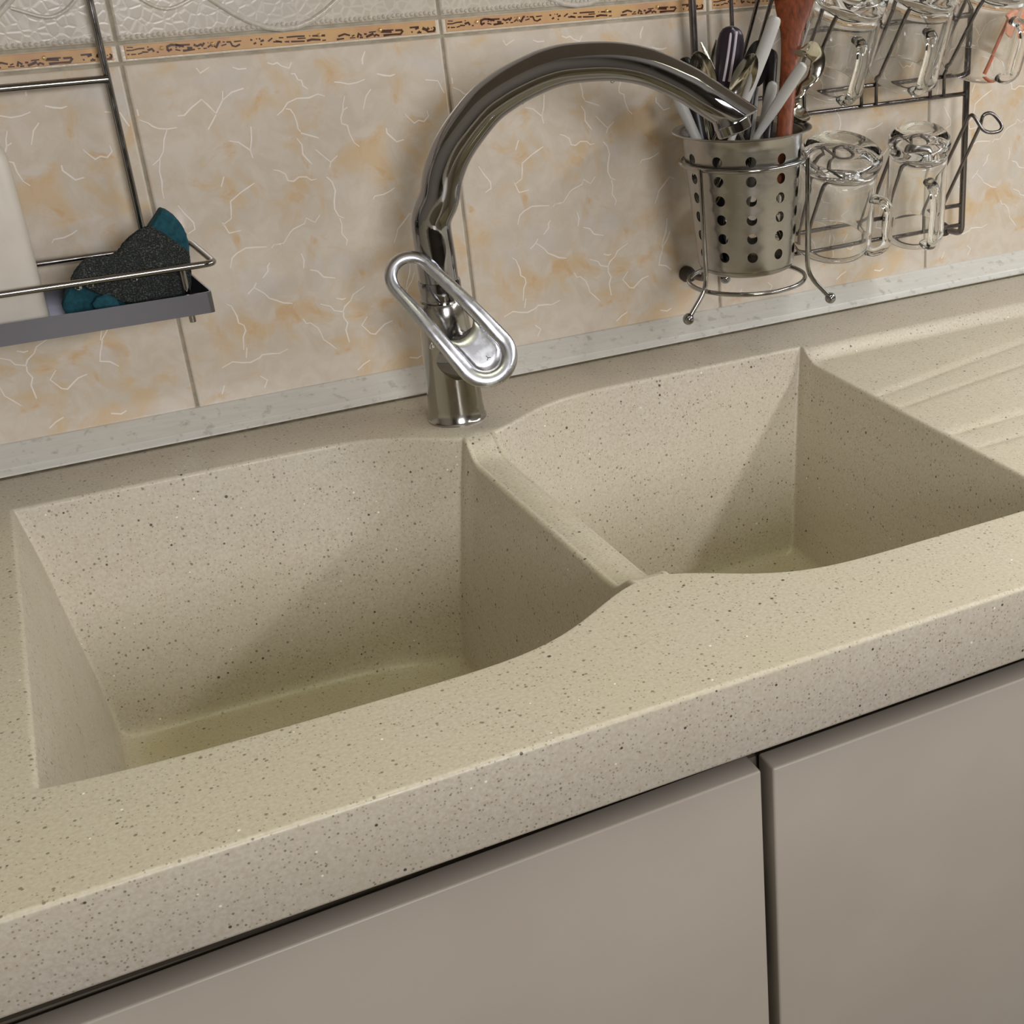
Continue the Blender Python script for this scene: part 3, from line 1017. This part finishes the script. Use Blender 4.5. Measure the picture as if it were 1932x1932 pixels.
# bottle in the tray
bt = MB()
pr = AY(72, 560, -.090)
bx1 = pr[0] + .004; bx0 = bx1 - .080
by0, by1 = -.092, -.046
zb0 = tb + .0014
ztop = AY(30, 252, -.075)[2]
secs = []
for z, ins in ((zb0, .004), (zb0 + .0015, .0012), (zb0 + .006, 0), (zb0 + .03, 0), ((zb0 + ztop) / 2, -.0004), (ztop - .016, .0002), (ztop - .010, .0018), (ztop - .004, .005), (ztop, .0095), (ztop + .004, .0150), (ztop + .006, .020)):
    pl = roundpath([(bx0 + ins, by0 + ins * .8, z), (bx1 - ins, by0 + ins * .8, z), (bx1 - ins, by1 - ins * .8, z), (bx0 + ins, by1 - ins * .8, z)], .013, 6)
    secs.append(pl)
m_ = len(secs[0])
bt.add([p for s in secs for p in s], [(i * m_ + k, i * m_ + (k + 1) % m_, (i + 1) * m_ + (k + 1) % m_, (i + 1) * m_ + k) for i in range(len(secs) - 1) for k in range(m_)] + [tuple(range(m_ - 1, -1, -1)), tuple((len(secs) - 1) * m_ + k for k in range(m_))])
bottle = thing('soap_bottle', ((bx0 + bx1) / 2, (by0 + by1) / 2, zb0), 'milky white plastic bottle with rounded shoulders standing in the wire shelf', 'bottle')
bt.build('bottle_body', M['bottle'], bottle, smooth=60)
MB().lathe([(.0125, ztop + .005), (.0125, ztop + .016), (.0165, ztop + .016), (.0168, ztop + .034), (.0150, ztop + .036), (.006, ztop + .037)], 28, ((bx0 + bx1) / 2, (by0 + by1) / 2, 0)).build('bottle_cap', M['cap'], bottle)

# sponge: teal foam bent upright with a dark scouring layer
sponge = thing('dish_sponge', (-.02, -.06, .126), 'teal dish sponge with dark grey scouring side propped in the shelf tray', 'sponge')
def prism(px, y0, y1, name, mat, parent, lean=0.0, sub=2, disp=0, bevel=.003):
    mb = MB()
    fr_ = [AY(x, y, y0) for x, y in px]
    bk = [p + np.array([0.0, y1 - y0, -0.001]) for p in fr_]
    n = len(px)
    mb.add(fr_ + bk, [tuple(range(n)), tuple(range(2 * n - 1, n - 1, -1))] + [(k, n + k, n + (k + 1) % n, (k + 1) % n) for k in range(n)])
    o = mb.build(name, mat, parent, smooth=60, bevel=bevel)
    bm = bmesh.new(); bm.from_mesh(o.data)
    bmesh.ops.triangulate(bm, faces=bm.faces)
    for _ in range(sub):
        bmesh.ops.subdivide_edges(bm, edges=[e for e in bm.edges if e.calc_length() > .004], cuts=1, use_grid_fill=False)
        bmesh.ops.triangulate(bm, faces=[f for f in bm.faces if len(f.verts) > 3])
    if disp:
        bm.normal_update()
        for v in bm.verts: v.co += v.normal * random.uniform(-disp, disp)
    bm.to_mesh(o.data); bm.free()
    shade(o.data, 60 if disp == 0 else None)
    return o
foam_px = [(118, 583), (124, 556), (140, 536), (172, 518), (216, 508), (246, 478), (272, 452), (285, 428), (298, 409), (304, 396), (316, 400), (330, 409), (343, 425), (352, 442), (357, 460), (358, 500), (358, 560), (300, 575), (228, 588), (170, 598), (130, 600)]
prism(foam_px, -.080, -.060, 'foam', M['teal'], sponge, sub=2, disp=.0004, bevel=.002)
pad_px = [(132, 530), (140, 515), (152, 498), (166, 487), (205, 484), (222, 476), (236, 457), (256, 438), (283, 425), (302, 436), (322, 450), (342, 464), (356, 474), (360, 492), (360, 548), (345, 556), (310, 562), (275, 568), (240, 572), (222, 566), (190, 556), (164, 545), (146, 536)]
prism(pad_px, -.0880, -.0805, 'scouring_layer', M['scour'], sponge, sub=4, disp=.0007, bevel=.0015)
fl = MB()
fl.tube([AY(x, y, -.0885) for x, y in ((178, 578), (188, 572), (200, 571), (212, 576), (222, 582))], [.0025, .005, .0065, .006, .003], 10, side=(0, 0, 1), rt=.003)
fl.build('foam_fold', M['teal'], sponge, smooth=60)

# ------------------------------------------------------------------ mug rack
YR = -.030
rack = thing('mug_rack', (.62, YR, .06), 'steel wire mug rack with two rows of hooks at the right on the wall', 'rack')
XRL, XRR = .4695, .7735
for x in (XRL, XRR):
    p = roundpath([(x, YR, .40), (x, YR, .0590), (x - .006, -.004, .0590)], .007, 5, closed=False)
    MB().tube(p, .0034, 12).build('upright', M['rackwire'], rack, smooth=60)
    MB().lathe([(.0075, 0), (.0080, .004), (.0060, .011), (.0045, .012)], 16, (x - .0065, -.0005, .0590), (.1, -1, 0)).build('foot_pad', M['rubber'], rack)
XM = AY(1490, 60, YR)[0]
MB().tube([(XM, YR, .2795), (XRR, YR, .2795)], .0030, 8).build('rail', M['rackwire'], rack, smooth=60)
MB().tube([(XM, YR, .2015), (XM, YR, .395)], .0026, 8).build('middle_rod', M['rackwire'], rack, smooth=60)
for z, r in ((.2205, .0022), (.2015, .0022), (.0890, .0022), (.0680, .0022), (.395, .0022)):
    MB().tube([(XRL, YR, z), (XRR, YR, z)], r, 8).build('rail', M['rackwire'], rack, smooth=60)
MB().tube([(AY(1377, 20, YR)[0], YR - .003, .2015), (AY(1377, 20, YR)[0], YR - .003, .395)], .0020, 8).build('middle_rod', M['rackwire'], rack, smooth=60)


def hook(xa, xb, zlo, zhi, tip):
    """one bent wire: two legs from the rail pair rising outwards to a loop at the tip"""
    px, py = tip
    a0, a1 = np.array([xa, YR - .003, zlo]), np.array([xa, YR - .003, zhi + .003])
    b0, b1 = np.array([xb, YR - .003, zlo]), np.array([xb, YR - .003, zhi + .003])
    lp = [AY(px + u, py + v, y) for u, v, y in ((-40, -12, -.083), (-34, -15, -.086), (-28, -9, -.089), (-14, 12, -.095), (0, 18, -.099), (16, 16, -.101), (22, 8, -.100), (18, -3, -.097), (5, -17, -.092), (-6, -18, -.090), (-14, -12, -.089), (-18, 4, -.086))]
    path = [a0, a1] + bez(lp, 4) + [b1, b0]
    MB().tube(path, .0018, 8).build('hook', M['rackwire'], rack, smooth=60)


zl, zh = .068, .089
hook(AY(1502, 430, YR)[0], AY(1523, 440, YR)[0], zl, zh, (1588, 296))
hook(AY(1632, 420, YR)[0], AY(1664, 395, YR)[0], zl, zh, (1732, 276))
hook(AY(1741, 410, YR)[0], AY(1775, 395, YR)[0], zl, zh, (1868, 232))
zl, zh = .2015, .2205
hook(AY(1378, 190, YR)[0], AY(1400, 190, YR)[0], zl, zh, (1480, -25))
hook(AY(1488, 190, YR)[0], AY(1514, 180, YR)[0], zl, zh, (1604, 6))
hook(AY(1622, 160, YR)[0], AY(1650, 160, YR)[0], zl, zh, (1742, -8))
hook(AY(1752, 150, YR)[0], AY(1778, 145, YR)[0], zl, zh, (1880, -22))


# ------------------------------------------------------------------ glass mugs
def mug(label, base_px, yb_, rim_px, yr_, rb, rr, hdir, hh=(.30, .92), out=.024):
    pb, pr_ = AY(*base_px, yb_), AY(*rim_px, yr_)
    ax = nrm(pr_ - pb)                       # from the closed base (up) to the rim (down)
    H = np.linalg.norm(pr_ - pb)
    o = thing('glass_mug', pr_, label, 'mug', 'clear glass mugs on the rack')
    t, bh = .0030, .013
    prof = [(.0, .0035), (rb * .38, .0030), (rb * .52, .0008), (rb * .66, 0), (rb * .88, .0008), (rb * .985, .004), (rb, .008), (rb * .985, .013), (rb * .945, .0165), (rb * .925, .020), (rb * .93, .03),
            (rb * .5 + rr * .47, H * .6), (rr * .985, H * .92), (rr, H - .001), (rr - .001, H), (rr - t + .0008, H), (rr - t, H - .001), (rr * .985 - t, H * .92),
            (rb * .5 + rr * .47 - t, H * .6), (rb * .93 - t, .03), (rb * .90 - t, .020), (rb * .78 - t, .0155), (rb * .45, .0135), (.0, .0130)]
    b = MB().lathe(prof, 48, pb, ax)
    b.build('glass_body', M['glass'], o, smooth=50)
    hd = np.array(hdir, float); hd = nrm(hd - ax * (hd @ ax))
    tv = np.cross(ax, hd)
    z0, z1 = H * hh[0], H * hh[1]
    rA = rb * .93 - .0006
    rB = rr * .99 - .0006
    pts = bez([pb + ax * z0 + hd * rA, pb + ax * (z0 - .001) + hd * (rA + out * .55), pb + ax * (z0 + .008) + hd * (rA + out * .95), pb + ax * ((z0 + z1) / 2) + hd * (rA + out), pb + ax * (z1 - .012) + hd * (rB + out * .82), pb + ax * (z1 - .002) + hd * (rB + out * .40), pb + ax * z1 + hd * rB], 5)
    MB().tube(pts, .0056, 14, side=tv, rt=.0042).build('handle', M['glass'], o, smooth=60)
    return o


mug('large clear glass mug upside down on the lower rack row beside the cutlery cup', (1589, 280), -.100, (1567, 455), -.066, .0385, .0395, (.50, -.85, 0), (.40, .96), .0215)
mug('narrow clear glass mug upside down on the lower rack row, further from the cutlery', (1736, 256), -.100, (1722, 436), -.062, .0300, .0310, (-.25, -1, 0), (.30, .93), .022)
mug('upside down clear glass mug on the upper rack row beside the wooden spatula', (1612, -28), -.102, (1560, 158), -.060, .0330, .0340, (-.10, -1, .1), (.36, .95), .020)
mug('middle of three clear glass mugs on the upper rack row', (1752, -42), -.102, (1702, 142), -.060, .0330, .0340, (-.25, -1, .1), (.36, .95), .020)
mug('clear glass mug at right end of the upper rack row, beside the salmon utensil', (1888, -58), -.102, (1838, 122), -.060, .0330, .0340, (.12, -1, .1), (.36, .95), .020)

# ------------------------------------------------------------------ cutlery cup and its wire stand
CXY = np.array([.4795, -.0965])
CT, CB = .2085, .0835
view = nrm(np.array([CAM[0] - CXY[0], CAM[1] - CXY[1], 0]))
vr = np.array([-view[1], view[0], 0])                    # to the right as seen
def cyl(r, ang, z):
    a = math.radians(ang)
    return np.array([CXY[0], CXY[1], 0]) + (view * math.cos(a) + vr * math.sin(a)) * r + np.array([0, 0, z])
cup = thing('cutlery_cup', (CXY[0], CXY[1], CB), 'perforated stainless steel cutlery cup with a flared rim, in its wire stand', 'cup')
RT, RB = .0535, .0430
def rc(z): return RB + (RT - RB) * (z - CB) / (CT - CB)
sh = MB()
NC, NR = 11, 6
sub_ = 6
z0h, z1h = CB + .012, CT - .012
hz = (z1h - z0h) / NR
def W_(ang, z, d=0): return cyl(rc(z) - d, ang, z)
for d in (0, .0008):
    for c in range(NC):
        a0 = 7.4 + 360 / NC * (c - .5)
        da = 360 / NC
        for r in range(NR):
            zc_ = z0h + hz * (r + .5)
            hr = .0047
            hole_, box_ = [], []
            KH = 16
            for k in range(KH):
                t = 2 * PI * (k + .5) / KH
                rr_ = rc(zc_)
                hole_.append(W_(a0 + da / 2 + math.degrees(hr * math.cos(t) / rr_), zc_ + hr * math.sin(t), d))
            # cell border sampled in the same angular order
            for k in range(KH):
                t = 2 * PI * (k + .5) / KH
                cx2, sy2 = math.cos(t), math.sin(t)
                m = max(abs(cx2), abs(sy2))
                box_.append((cx2 / m, sy2 / m))
            bv = [W_(a0 + da / 2 + da / 2 * bx, zc_ + hz / 2 * by, d) for bx, by in box_]
            q = len(sh.v)
            sh.v += [tuple(p) for p in hole_ + bv]
            for k in range(KH):
                l = (k + 1) % KH
                sh.f.append((q + k, q + l, q + KH + l, q + KH + k) if d == 0 else (q + KH + k, q + KH + l, q + l, q + k))
            # corners of the cell
            for sx_, sy_ in ((1, 1), (-1, 1), (-1, -1), (1, -1)):
                ks = [k for k in range(KH) if abs(box_[k][0] * sx_ - 1) < 1e-6 and box_[k][1] * sy_ > 0] + [k for k in range(KH) if abs(box_[k][1] * sy_ - 1) < 1e-6 and box_[k][0] * sx_ > 0]
                kx = max([k for k in range(KH) if abs(box_[k][0] - sx_) < 1e-6], key=lambda k: box_[k][1] * sy_)
                ky = max([k for k in range(KH) if abs(box_[k][1] - sy_) < 1e-6], key=lambda k: box_[k][0] * sx_)
                q2 = len(sh.v)
                sh.v.append(tuple(W_(a0 + da / 2 + da / 2 * sx_, zc_ + hz / 2 * sy_, d)))
                sh.f.append((q + KH + kx, q2, q + KH + ky))
sh.build('perforated_wall', M['steel'], cup, smooth=40)
fine = 66
def band(prof, name, mat):
    mb = MB()
    v = [cyl(r, 360 * k / fine, z) for r, z in prof for k in range(fine)]
    mb.add(v, [(i * fine + k, i * fine + (k + 1) % fine, (i + 1) * fine + (k + 1) % fine, (i + 1) * fine + k) for i in range(len(prof) - 1) for k in range(fine)])
    return mb.build(name, mat, cup, smooth=50)
band([(rc(z1h), z1h), (rc(CT - .004), CT - .004), (RT + .0008, CT - .0022), (RT + .0045, CT - .0004), (RT + .0075, CT), (RT + .0082, CT - .0008), (RT + .0070, CT - .0014), (RT + .0044, CT - .0016), (RT - .0004, CT - .0035), (rc(z1h) - .0008, z1h)], 'rim', M['steel'])
band([(rc(z0h), z0h), (rc(CB + .008), CB + .008), (RB - .001, CB + .003), (RB - .006, CB + .0005), (RB - .012, CB), (.0001, CB)], 'base', M['steel'])

stand = thing('cup_stand', (CXY[0], CXY[1], .05), 'round wire stand with ball feet holding the cutlery cup', 'stand')
for z, r in ((.1815, .0556), (.0735, .0535)):
    MB().tube([cyl(r, a, z) for a in np.linspace(0, 360, 49)[:-1]], .0021, 8, closed=True).build('ring', M['wire'], stand, smooth=60)
for ang, fd in ((-40, None), (80, None), (200, None)):
    ftz = .0535
    p = roundpath([cyl(.0578, ang, .1825), cyl(.0560, ang, .078), cyl(.0765, ang + (6 if ang == 80 else -4), ftz)], .012, 5, closed=False)
    lg = MB().tube(p, .0022, 8).build('leg', M['wire'], stand, smooth=60)
    MB().ball(p[-1], .0052, 16).build('ball_foot', M['chrome'], lg, smooth=60)
for x in (-.012, .012):   # hooks that hang the stand on the rack rail
    c0 = np.array([CXY[0] + x, CXY[1] + .0545, .1815])
    MB().tube(roundpath([c0, (c0[0], YR + .0045, .187), (c0[0], YR + .0045, .2065), (c0[0], YR - .0045, .2065)], .003, 4, closed=False), .0018, 8).build('hanging_hook', M['wire'], stand, smooth=60)


def line_item(top_px, rim_px, ys=np.linspace(-.17, -.035, 55), zrim=None):
    """axis of a piece of cutlery: passes the cup mouth at rim_px, its upper end is seen at top_px"""
    best = None
    for zr_ in (CT + .002, CT + .012, CT - .008):
        Q = AZ(*rim_px, zr_)
        for y in ys:
            T = AY(*top_px, y)
            if T[2] - Q[2] < .006: continue
            d = nrm(T - Q)
            Bm = Q - d * (Q[2] - CB - .006) / d[2]
            rq = np.hypot(*(Q[:2] - CXY)); rbm = np.hypot(*(Bm[:2] - CXY))
            cost = max(0, rq - .046) * 6 + max(0, rbm - .030) + .05 * rbm + .02 * np.hypot(*(T[:2] - CXY))
            if best is None or cost < best[0]: best = (cost, T, Q, d)
    _, T, Q, d = best
    L = 0
    p = T.copy()
    while True:
        q = p - d * .002
        if q[2] < CB + .006: break
        if q[2] < CT - .004 and np.hypot(*(q[:2] - CXY)) > rc(q[2]) - .006: break
        p = q
        L += .002
        if L > .3: break
    return T, p, d


def flat_handle(name, label, cat, top_px, rim_px, w, t, mat, wprof=None, extra=None, group=None, blade=None, normal=None, yr=(-.17, -.035)):
    T, Bm, d = line_item(top_px, rim_px, np.linspace(*yr, 55))
    n = nrm((CAM - T) if normal is None else normal)
    s = nrm(np.cross(d, n))
    Lg = np.linalg.norm(T - Bm)
    o = thing(name, Bm, label, cat, group)
    ts = np.concatenate([[0, .004, .012, .03, .06], np.linspace(.1, 1, 12)])
    wp = wprof or [(0, .35), (.004, .62), (.012, .82), (.03, .97), (.06, 1.0), (.5, .85), (.62, .55), (1, .5)]
    ws = np.interp(ts, [a for a, _ in wp], [b for _, b in wp]) * w
    hp_ = [T - d * Lg * a for a in ts]
    cut = .62
    if blade:
        k = int(np.searchsorted(ts, cut))
        MB().tube(hp_[:k + 1], ws[:k + 1], 14, side=s, rt=t).build('grip', mat, o, smooth=60)
        MB().tube([hp_[k] + d * .004] + hp_[k:], [w * .45] + [w * .62] * (len(hp_) - k - 1) + [w * .3], 10, side=s, rt=.0008).build('blade', blade, o, smooth=50)
    else:
        MB().tube(hp_, ws, 14, side=s, rt=t).build('grip', mat, o, smooth=60)
    if extra: extra(o, T, d, s, n)
    return o


def stripes(o, T, d, s, n):
    for off in (.0005, .0052):
        pts = [T - d * a + s * (off + .0035 * math.cos(min(a / .05, 1) * PI / 2) - .0045) + n * (.0044 - .0026 * math.exp(-a / .004)) for a in np.linspace(.0035, .045, 12)]
        MB().tube(pts, .0011, 8, side=s, rt=.0006).build('stripe', M['stripe'], o, smooth=60)


def spoon(label, tip_px, rim_px, bw, bl, facing, group='steel spoons in the cutlery cup', mat=None, yr=(-.17, -.035)):
    """spoon stood handle down: bowl at the upper end"""
    T, Bm, d = line_item(tip_px, rim_px, np.linspace(*yr, 50))
    n = nrm(facing); n = nrm(n - d * (n @ d)); s = np.cross(d, n)
    o = thing('spoon', Bm, label, 'spoon', group)
    c = T - d * bl
    mb = MB()
    K, R_ = 28, 7
    v = [c + n * -.0075]
    for r in range(1, R_ + 1):
        q = r / R_
        for k in range(K):
            a = 2 * PI * k / K
            egg = 1 + .12 * math.sin(a)
            v.append(c + d * bl * q * math.sin(a) + s * bw * q * math.cos(a) * (1.04 - .12 * math.sin(a)) - n * .0075 * (1 - q * q))
    nf = [(0, 1 + k, 1 + (k + 1) % K) for k in range(K)]
    for r in range(R_ - 1):
        nf += [(1 + r * K + k, 1 + r * K + (k + 1) % K, 1 + (r + 1) * K + (k + 1) % K, 1 + (r + 1) * K + k) for k in range(K)]
    m = len(v)
    v2 = [p - n * .0009 for p in v]
    nf2 = [tuple(m + i for i in reversed(f)) for f in nf]
    e0 = 1 + (R_ - 1) * K
    rimf = [(e0 + k, m + e0 + k, m + e0 + (k + 1) % K, e0 + (k + 1) % K) for k in range(K)]
    mb.add(v + v2, nf + nf2 + rimf)
    mb.build('spoon_bowl', mat or M['cutlery'], o, smooth=60)
    st = [c - d * bl * .93 + n * .0002, c - d * (bl + .02) + n * .001, c - d * (bl + .05)]
    L2 = np.linalg.norm(c - d * (bl + .05) - Bm)
    st += [c - d * (bl + .05 + L2 * a) for a in (.3, .6, .9)]
    MB().tube(st, [.0036, .0028, .0030, .004, .0055, .0062], 10, side=s, rt=.0011).build('spoon_stem', mat or M['cutlery'], o, smooth=60)
    return o


toC = CAM - np.array([CXY[0], CXY[1], .22])
flat_handle('peeler', 'dark purple plastic utensil handle with two pale stripes, in the cutlery cup', 'utensil', (1381, 50), (1366, 240), .0118, .0042, M['purple'],
            [(0, .25), (.004, .45), (.012, .66), (.03, .85), (.06, .97), (.14, 1.0), (.3, .92), (.5, .62), (1, .5)], stripes)
flat_handle('table_knife', 'tall grey plastic knife handle leaning right, highest of the grey handles in the cup', 'knife', (1464, 31), (1386, 246), .0056, .0042, M['grey'],
            [(0, .55), (.004, .75), (.012, .92), (.03, 1.), (.2, 1.), (.42, .72), (.6, .55), (1, .5)], group='grey handled knives in the cutlery cup', blade=M['cutlery'], yr=(-.130, -.110))
flat_handle('table_knife', 'long grey knife handle slanting right over the front of the cup rim', 'knife', (1516, 121), (1436, 244), .0050, .0036, M['grey'],
            [(0, .55), (.004, .75), (.012, .92), (.03, 1.), (.25, .95), (.45, .55), (.6, .45), (1, .42)], group='grey handled knives in the cutlery cup', blade=M['cutlery'])
flat_handle('table_knife', 'short pale grey handle between the slanting knife and the wooden spatula', 'knife', (1459, 154), (1441, 236), .0050, .0036, M['grey'], group='grey handled knives in the cutlery cup', blade=M['cutlery'])
flat_handle('table_knife', 'upright pale grey handle just right of the tap mouth in the cup', 'knife', (1427, 150), (1412, 250), .0062, .0034, M['grey'],
            [(0, .3), (.06, .6), (.2, .85), (.4, 1.), (1, .9)], group='grey handled knives in the cutlery cup', blade=M['cutlery'])
flat_handle('table_knife', 'pale grey handle at the left edge of the cup, under the tap spout', 'knife', (1276, 178), (1304, 240), .0050, .0034, M['grey'], group='grey handled knives in the cutlery cup', blade=M['cutlery'])
spoon('wide steel spoon bowl leaning right in front of the dark handle in the cup', (1424, 102), (1360, 243), .0092, .0225, toC + np.array([.12, 0, .2]), yr=(-.18, -.135))
spoon('steel spoon bowl at the left of the cup, just above the tap spout', (1317, 97), (1342, 238), .0112, .0215, toC + np.array([-.3, 0, -.1]), yr=(-.15, -.1))
spoon('dark spoon bowl behind the tall grey handle in the cup', (1432, 76), (1412, 235), .0105, .0200, toC, None, M['black'], yr=(-.085, -.045))
flat_handle('dinner_fork', 'thin pointed steel utensil end rising left of the striped handle', 'fork', (1322, 80), (1388, 238), .0030, .0016, M['cutlery'],
            [(0, .35), (.05, .8), (.2, 1.1), (1, 1.0)])
flat_handle('steel_spatula', 'narrow steel blade tip just left of the striped dark handle', 'spatula', (1351, 75), (1338, 235), .0068, .0009, M['cutlery'],
            [(0, .08), (.06, .5), (.18, .95), (.35, 1.0), (.5, .5), (1, .4)], normal=toC + np.array([.6, 0, .3]))
flat_handle('black_handle', 'black plastic handle in the left of the cup under the tap spout', 'utensil', (1291, 108), (1318, 236), .0062, .0040, M['black'])
flat_handle('carving_knife', 'black knife handle in shade beside the wooden spatula', 'knife', (1455, 96), (1448, 236), .0062, .0040, M['black'], yr=(-.075, -.035))
# wooden spatula
T, Bm, d = line_item((1502, -60), (1481, 236), np.linspace(-.08, -.03, 30))
n = nrm(CAM - T); s = nrm(np.cross(d, n))
sp_ = thing('wooden_spatula', Bm, 'dark brown wooden spatula standing in the cutlery cup', 'spatula')
Lg = np.linalg.norm(T - Bm)
ts = np.linspace(0, 1, 22)
ws = np.interp(ts, [0, .06, .114, .17, .228, .285, .36, .6, 1], [.0200, .0200, .0186, .0162, .0130, .0098, .0078, .0072, .0066])
mb = MB().tube([T - d * Lg * a for a in ts], list(ws), 16, side=s, rt=[.0028] * 10 + [.0036] * 12)
mb.build('spatula_blade', M['wood'], sp_, smooth=60)
# ladle with a curled steel end at the right
ld = thing('steel_ladle', AY(1490, 250, -.08), 'steel ladle with a curled end at right of the cutlery cup', 'ladle')
lp = bez([AZ(1488, 238, CT - .01), AY(1497, 200, -.098), AY(1512, 168, -.101), AY(1536, 140, -.103), AY(1543, 112, -.104), AY(1530, 93, -.105), AY(1512, 92, -.106), AY(1503, 104, -.107)], 7)
MB().tube(lp, np.interp(np.linspace(0, 1, len(lp)), [0, .3, .6, .8, 1], [.0035, .0045, .0070, .0085, .0070]), 12, side=[nrm(np.array([.75, -.35, .35])) for _ in lp], rt=.0009).build('curled_end', M['cutlery'], ld, smooth=60)
MB().tube([lp[0], lp[0] + np.array([-.004, 0, -.05]), lp[0] + np.array([-.008, .004, -.10])], .0032, 8, rt=.0012, side=(1, 0, 0)).build('ladle_stem', M['cutlery'], ld, smooth=60)
sp2 = MB()
c = AY(1505, 213, -.105)
pf = [(.0001, -.006), (.006, -.0055), (.010, -.003), (.0122, .0015), (.0118, .0015), (.0098, -.002), (.006, -.0044), (.0001, -.005)]
sp3 = thing('measuring_spoon', c, 'small round steel spoon bowl at the right of the cup rim', 'spoon')
MB().lathe(pf, 24, c, nrm(np.array([.3, -.5, .75]))).build('spoon_bowl', M['cutlery'], sp3, smooth=60)
MB().tube([c + np.array([-.010, .003, -.003]), c + np.array([-.016, .008, -.03]), c + np.array([-.018, .010, -.09])], .0022, 8, rt=.001, side=(1, 0, 0)).build('spoon_stem', M['cutlery'], sp3, smooth=60)

# ------------------------------------------------------------------ salmon utensil at the upper right
sal = thing('salmon_brush', AY(1925, 20, -.05), 'salmon pink folded plastic utensil with a slim orange stick, top right corner', 'utensil')
head = MB()
hc = AY(1940, 5, -.06)
for k, (a, l) in enumerate(((200, .030), (232, .036), (262, .034), (292, .036), (322, .038), (352, .034))):
    a = math.radians(a)
    dd = np.array([math.cos(a), -.25 + .12 * (k % 3), math.sin(a)])
    tip = hc + nrm(dd) * l
    head.tube(bez([hc, hc + nrm(dd) * l * .5 + np.array([0, -.004, .003]), tip], 5), [.004, .007, .009, .0105, .011, .011, .011, .0105, .010, .008, .005], 10, side=np.cross(nrm(dd), (0, -1, .2)), rt=.0024)
head.build('folded_head', M['salmon'], sal, smooth=50)
MB().tube([AY(1930, -6, -.055), AY(1893, 66, -.050), AY(1858, 139, -.043)], .0021, 10).build('stick', M['orange'], sal, smooth=60)
MB().tube([AY(1930, -6, -.055), AY(1990, -40, -.03), np.array([AY(1990, -40, -.03)[0], .001, AY(1990, -40, -.03)[2]])], .002, 8).build('wall_loop', M['salmon'], sal, smooth=60)

# ------------------------------------------------------------------ things above the picture that shade and light it
wc = thing('shading_wall_cabinet', (.2, -.17, .50), 'unseen pale wall cabinet above the sink, added to shade the back of the worktop', 'cabinet')
MB().box((-1.2, -.35, .50), (.80, .0005, 1.3)).build('cabinet_box', M['cab'], wc, smooth=None)  # unseen cabinet added to keep ceiling light off the back of the worktop
cl = thing('ceiling_lamp', (.25, -.85, 1.56), 'long white ceiling lamp above the worktop, over the top of the picture', 'lamp')
MB().box((-.32, -1.0, 1.515), (.82, -.70, 1.6205)).build('lamp_housing', M['lampw'], cl, smooth=None)
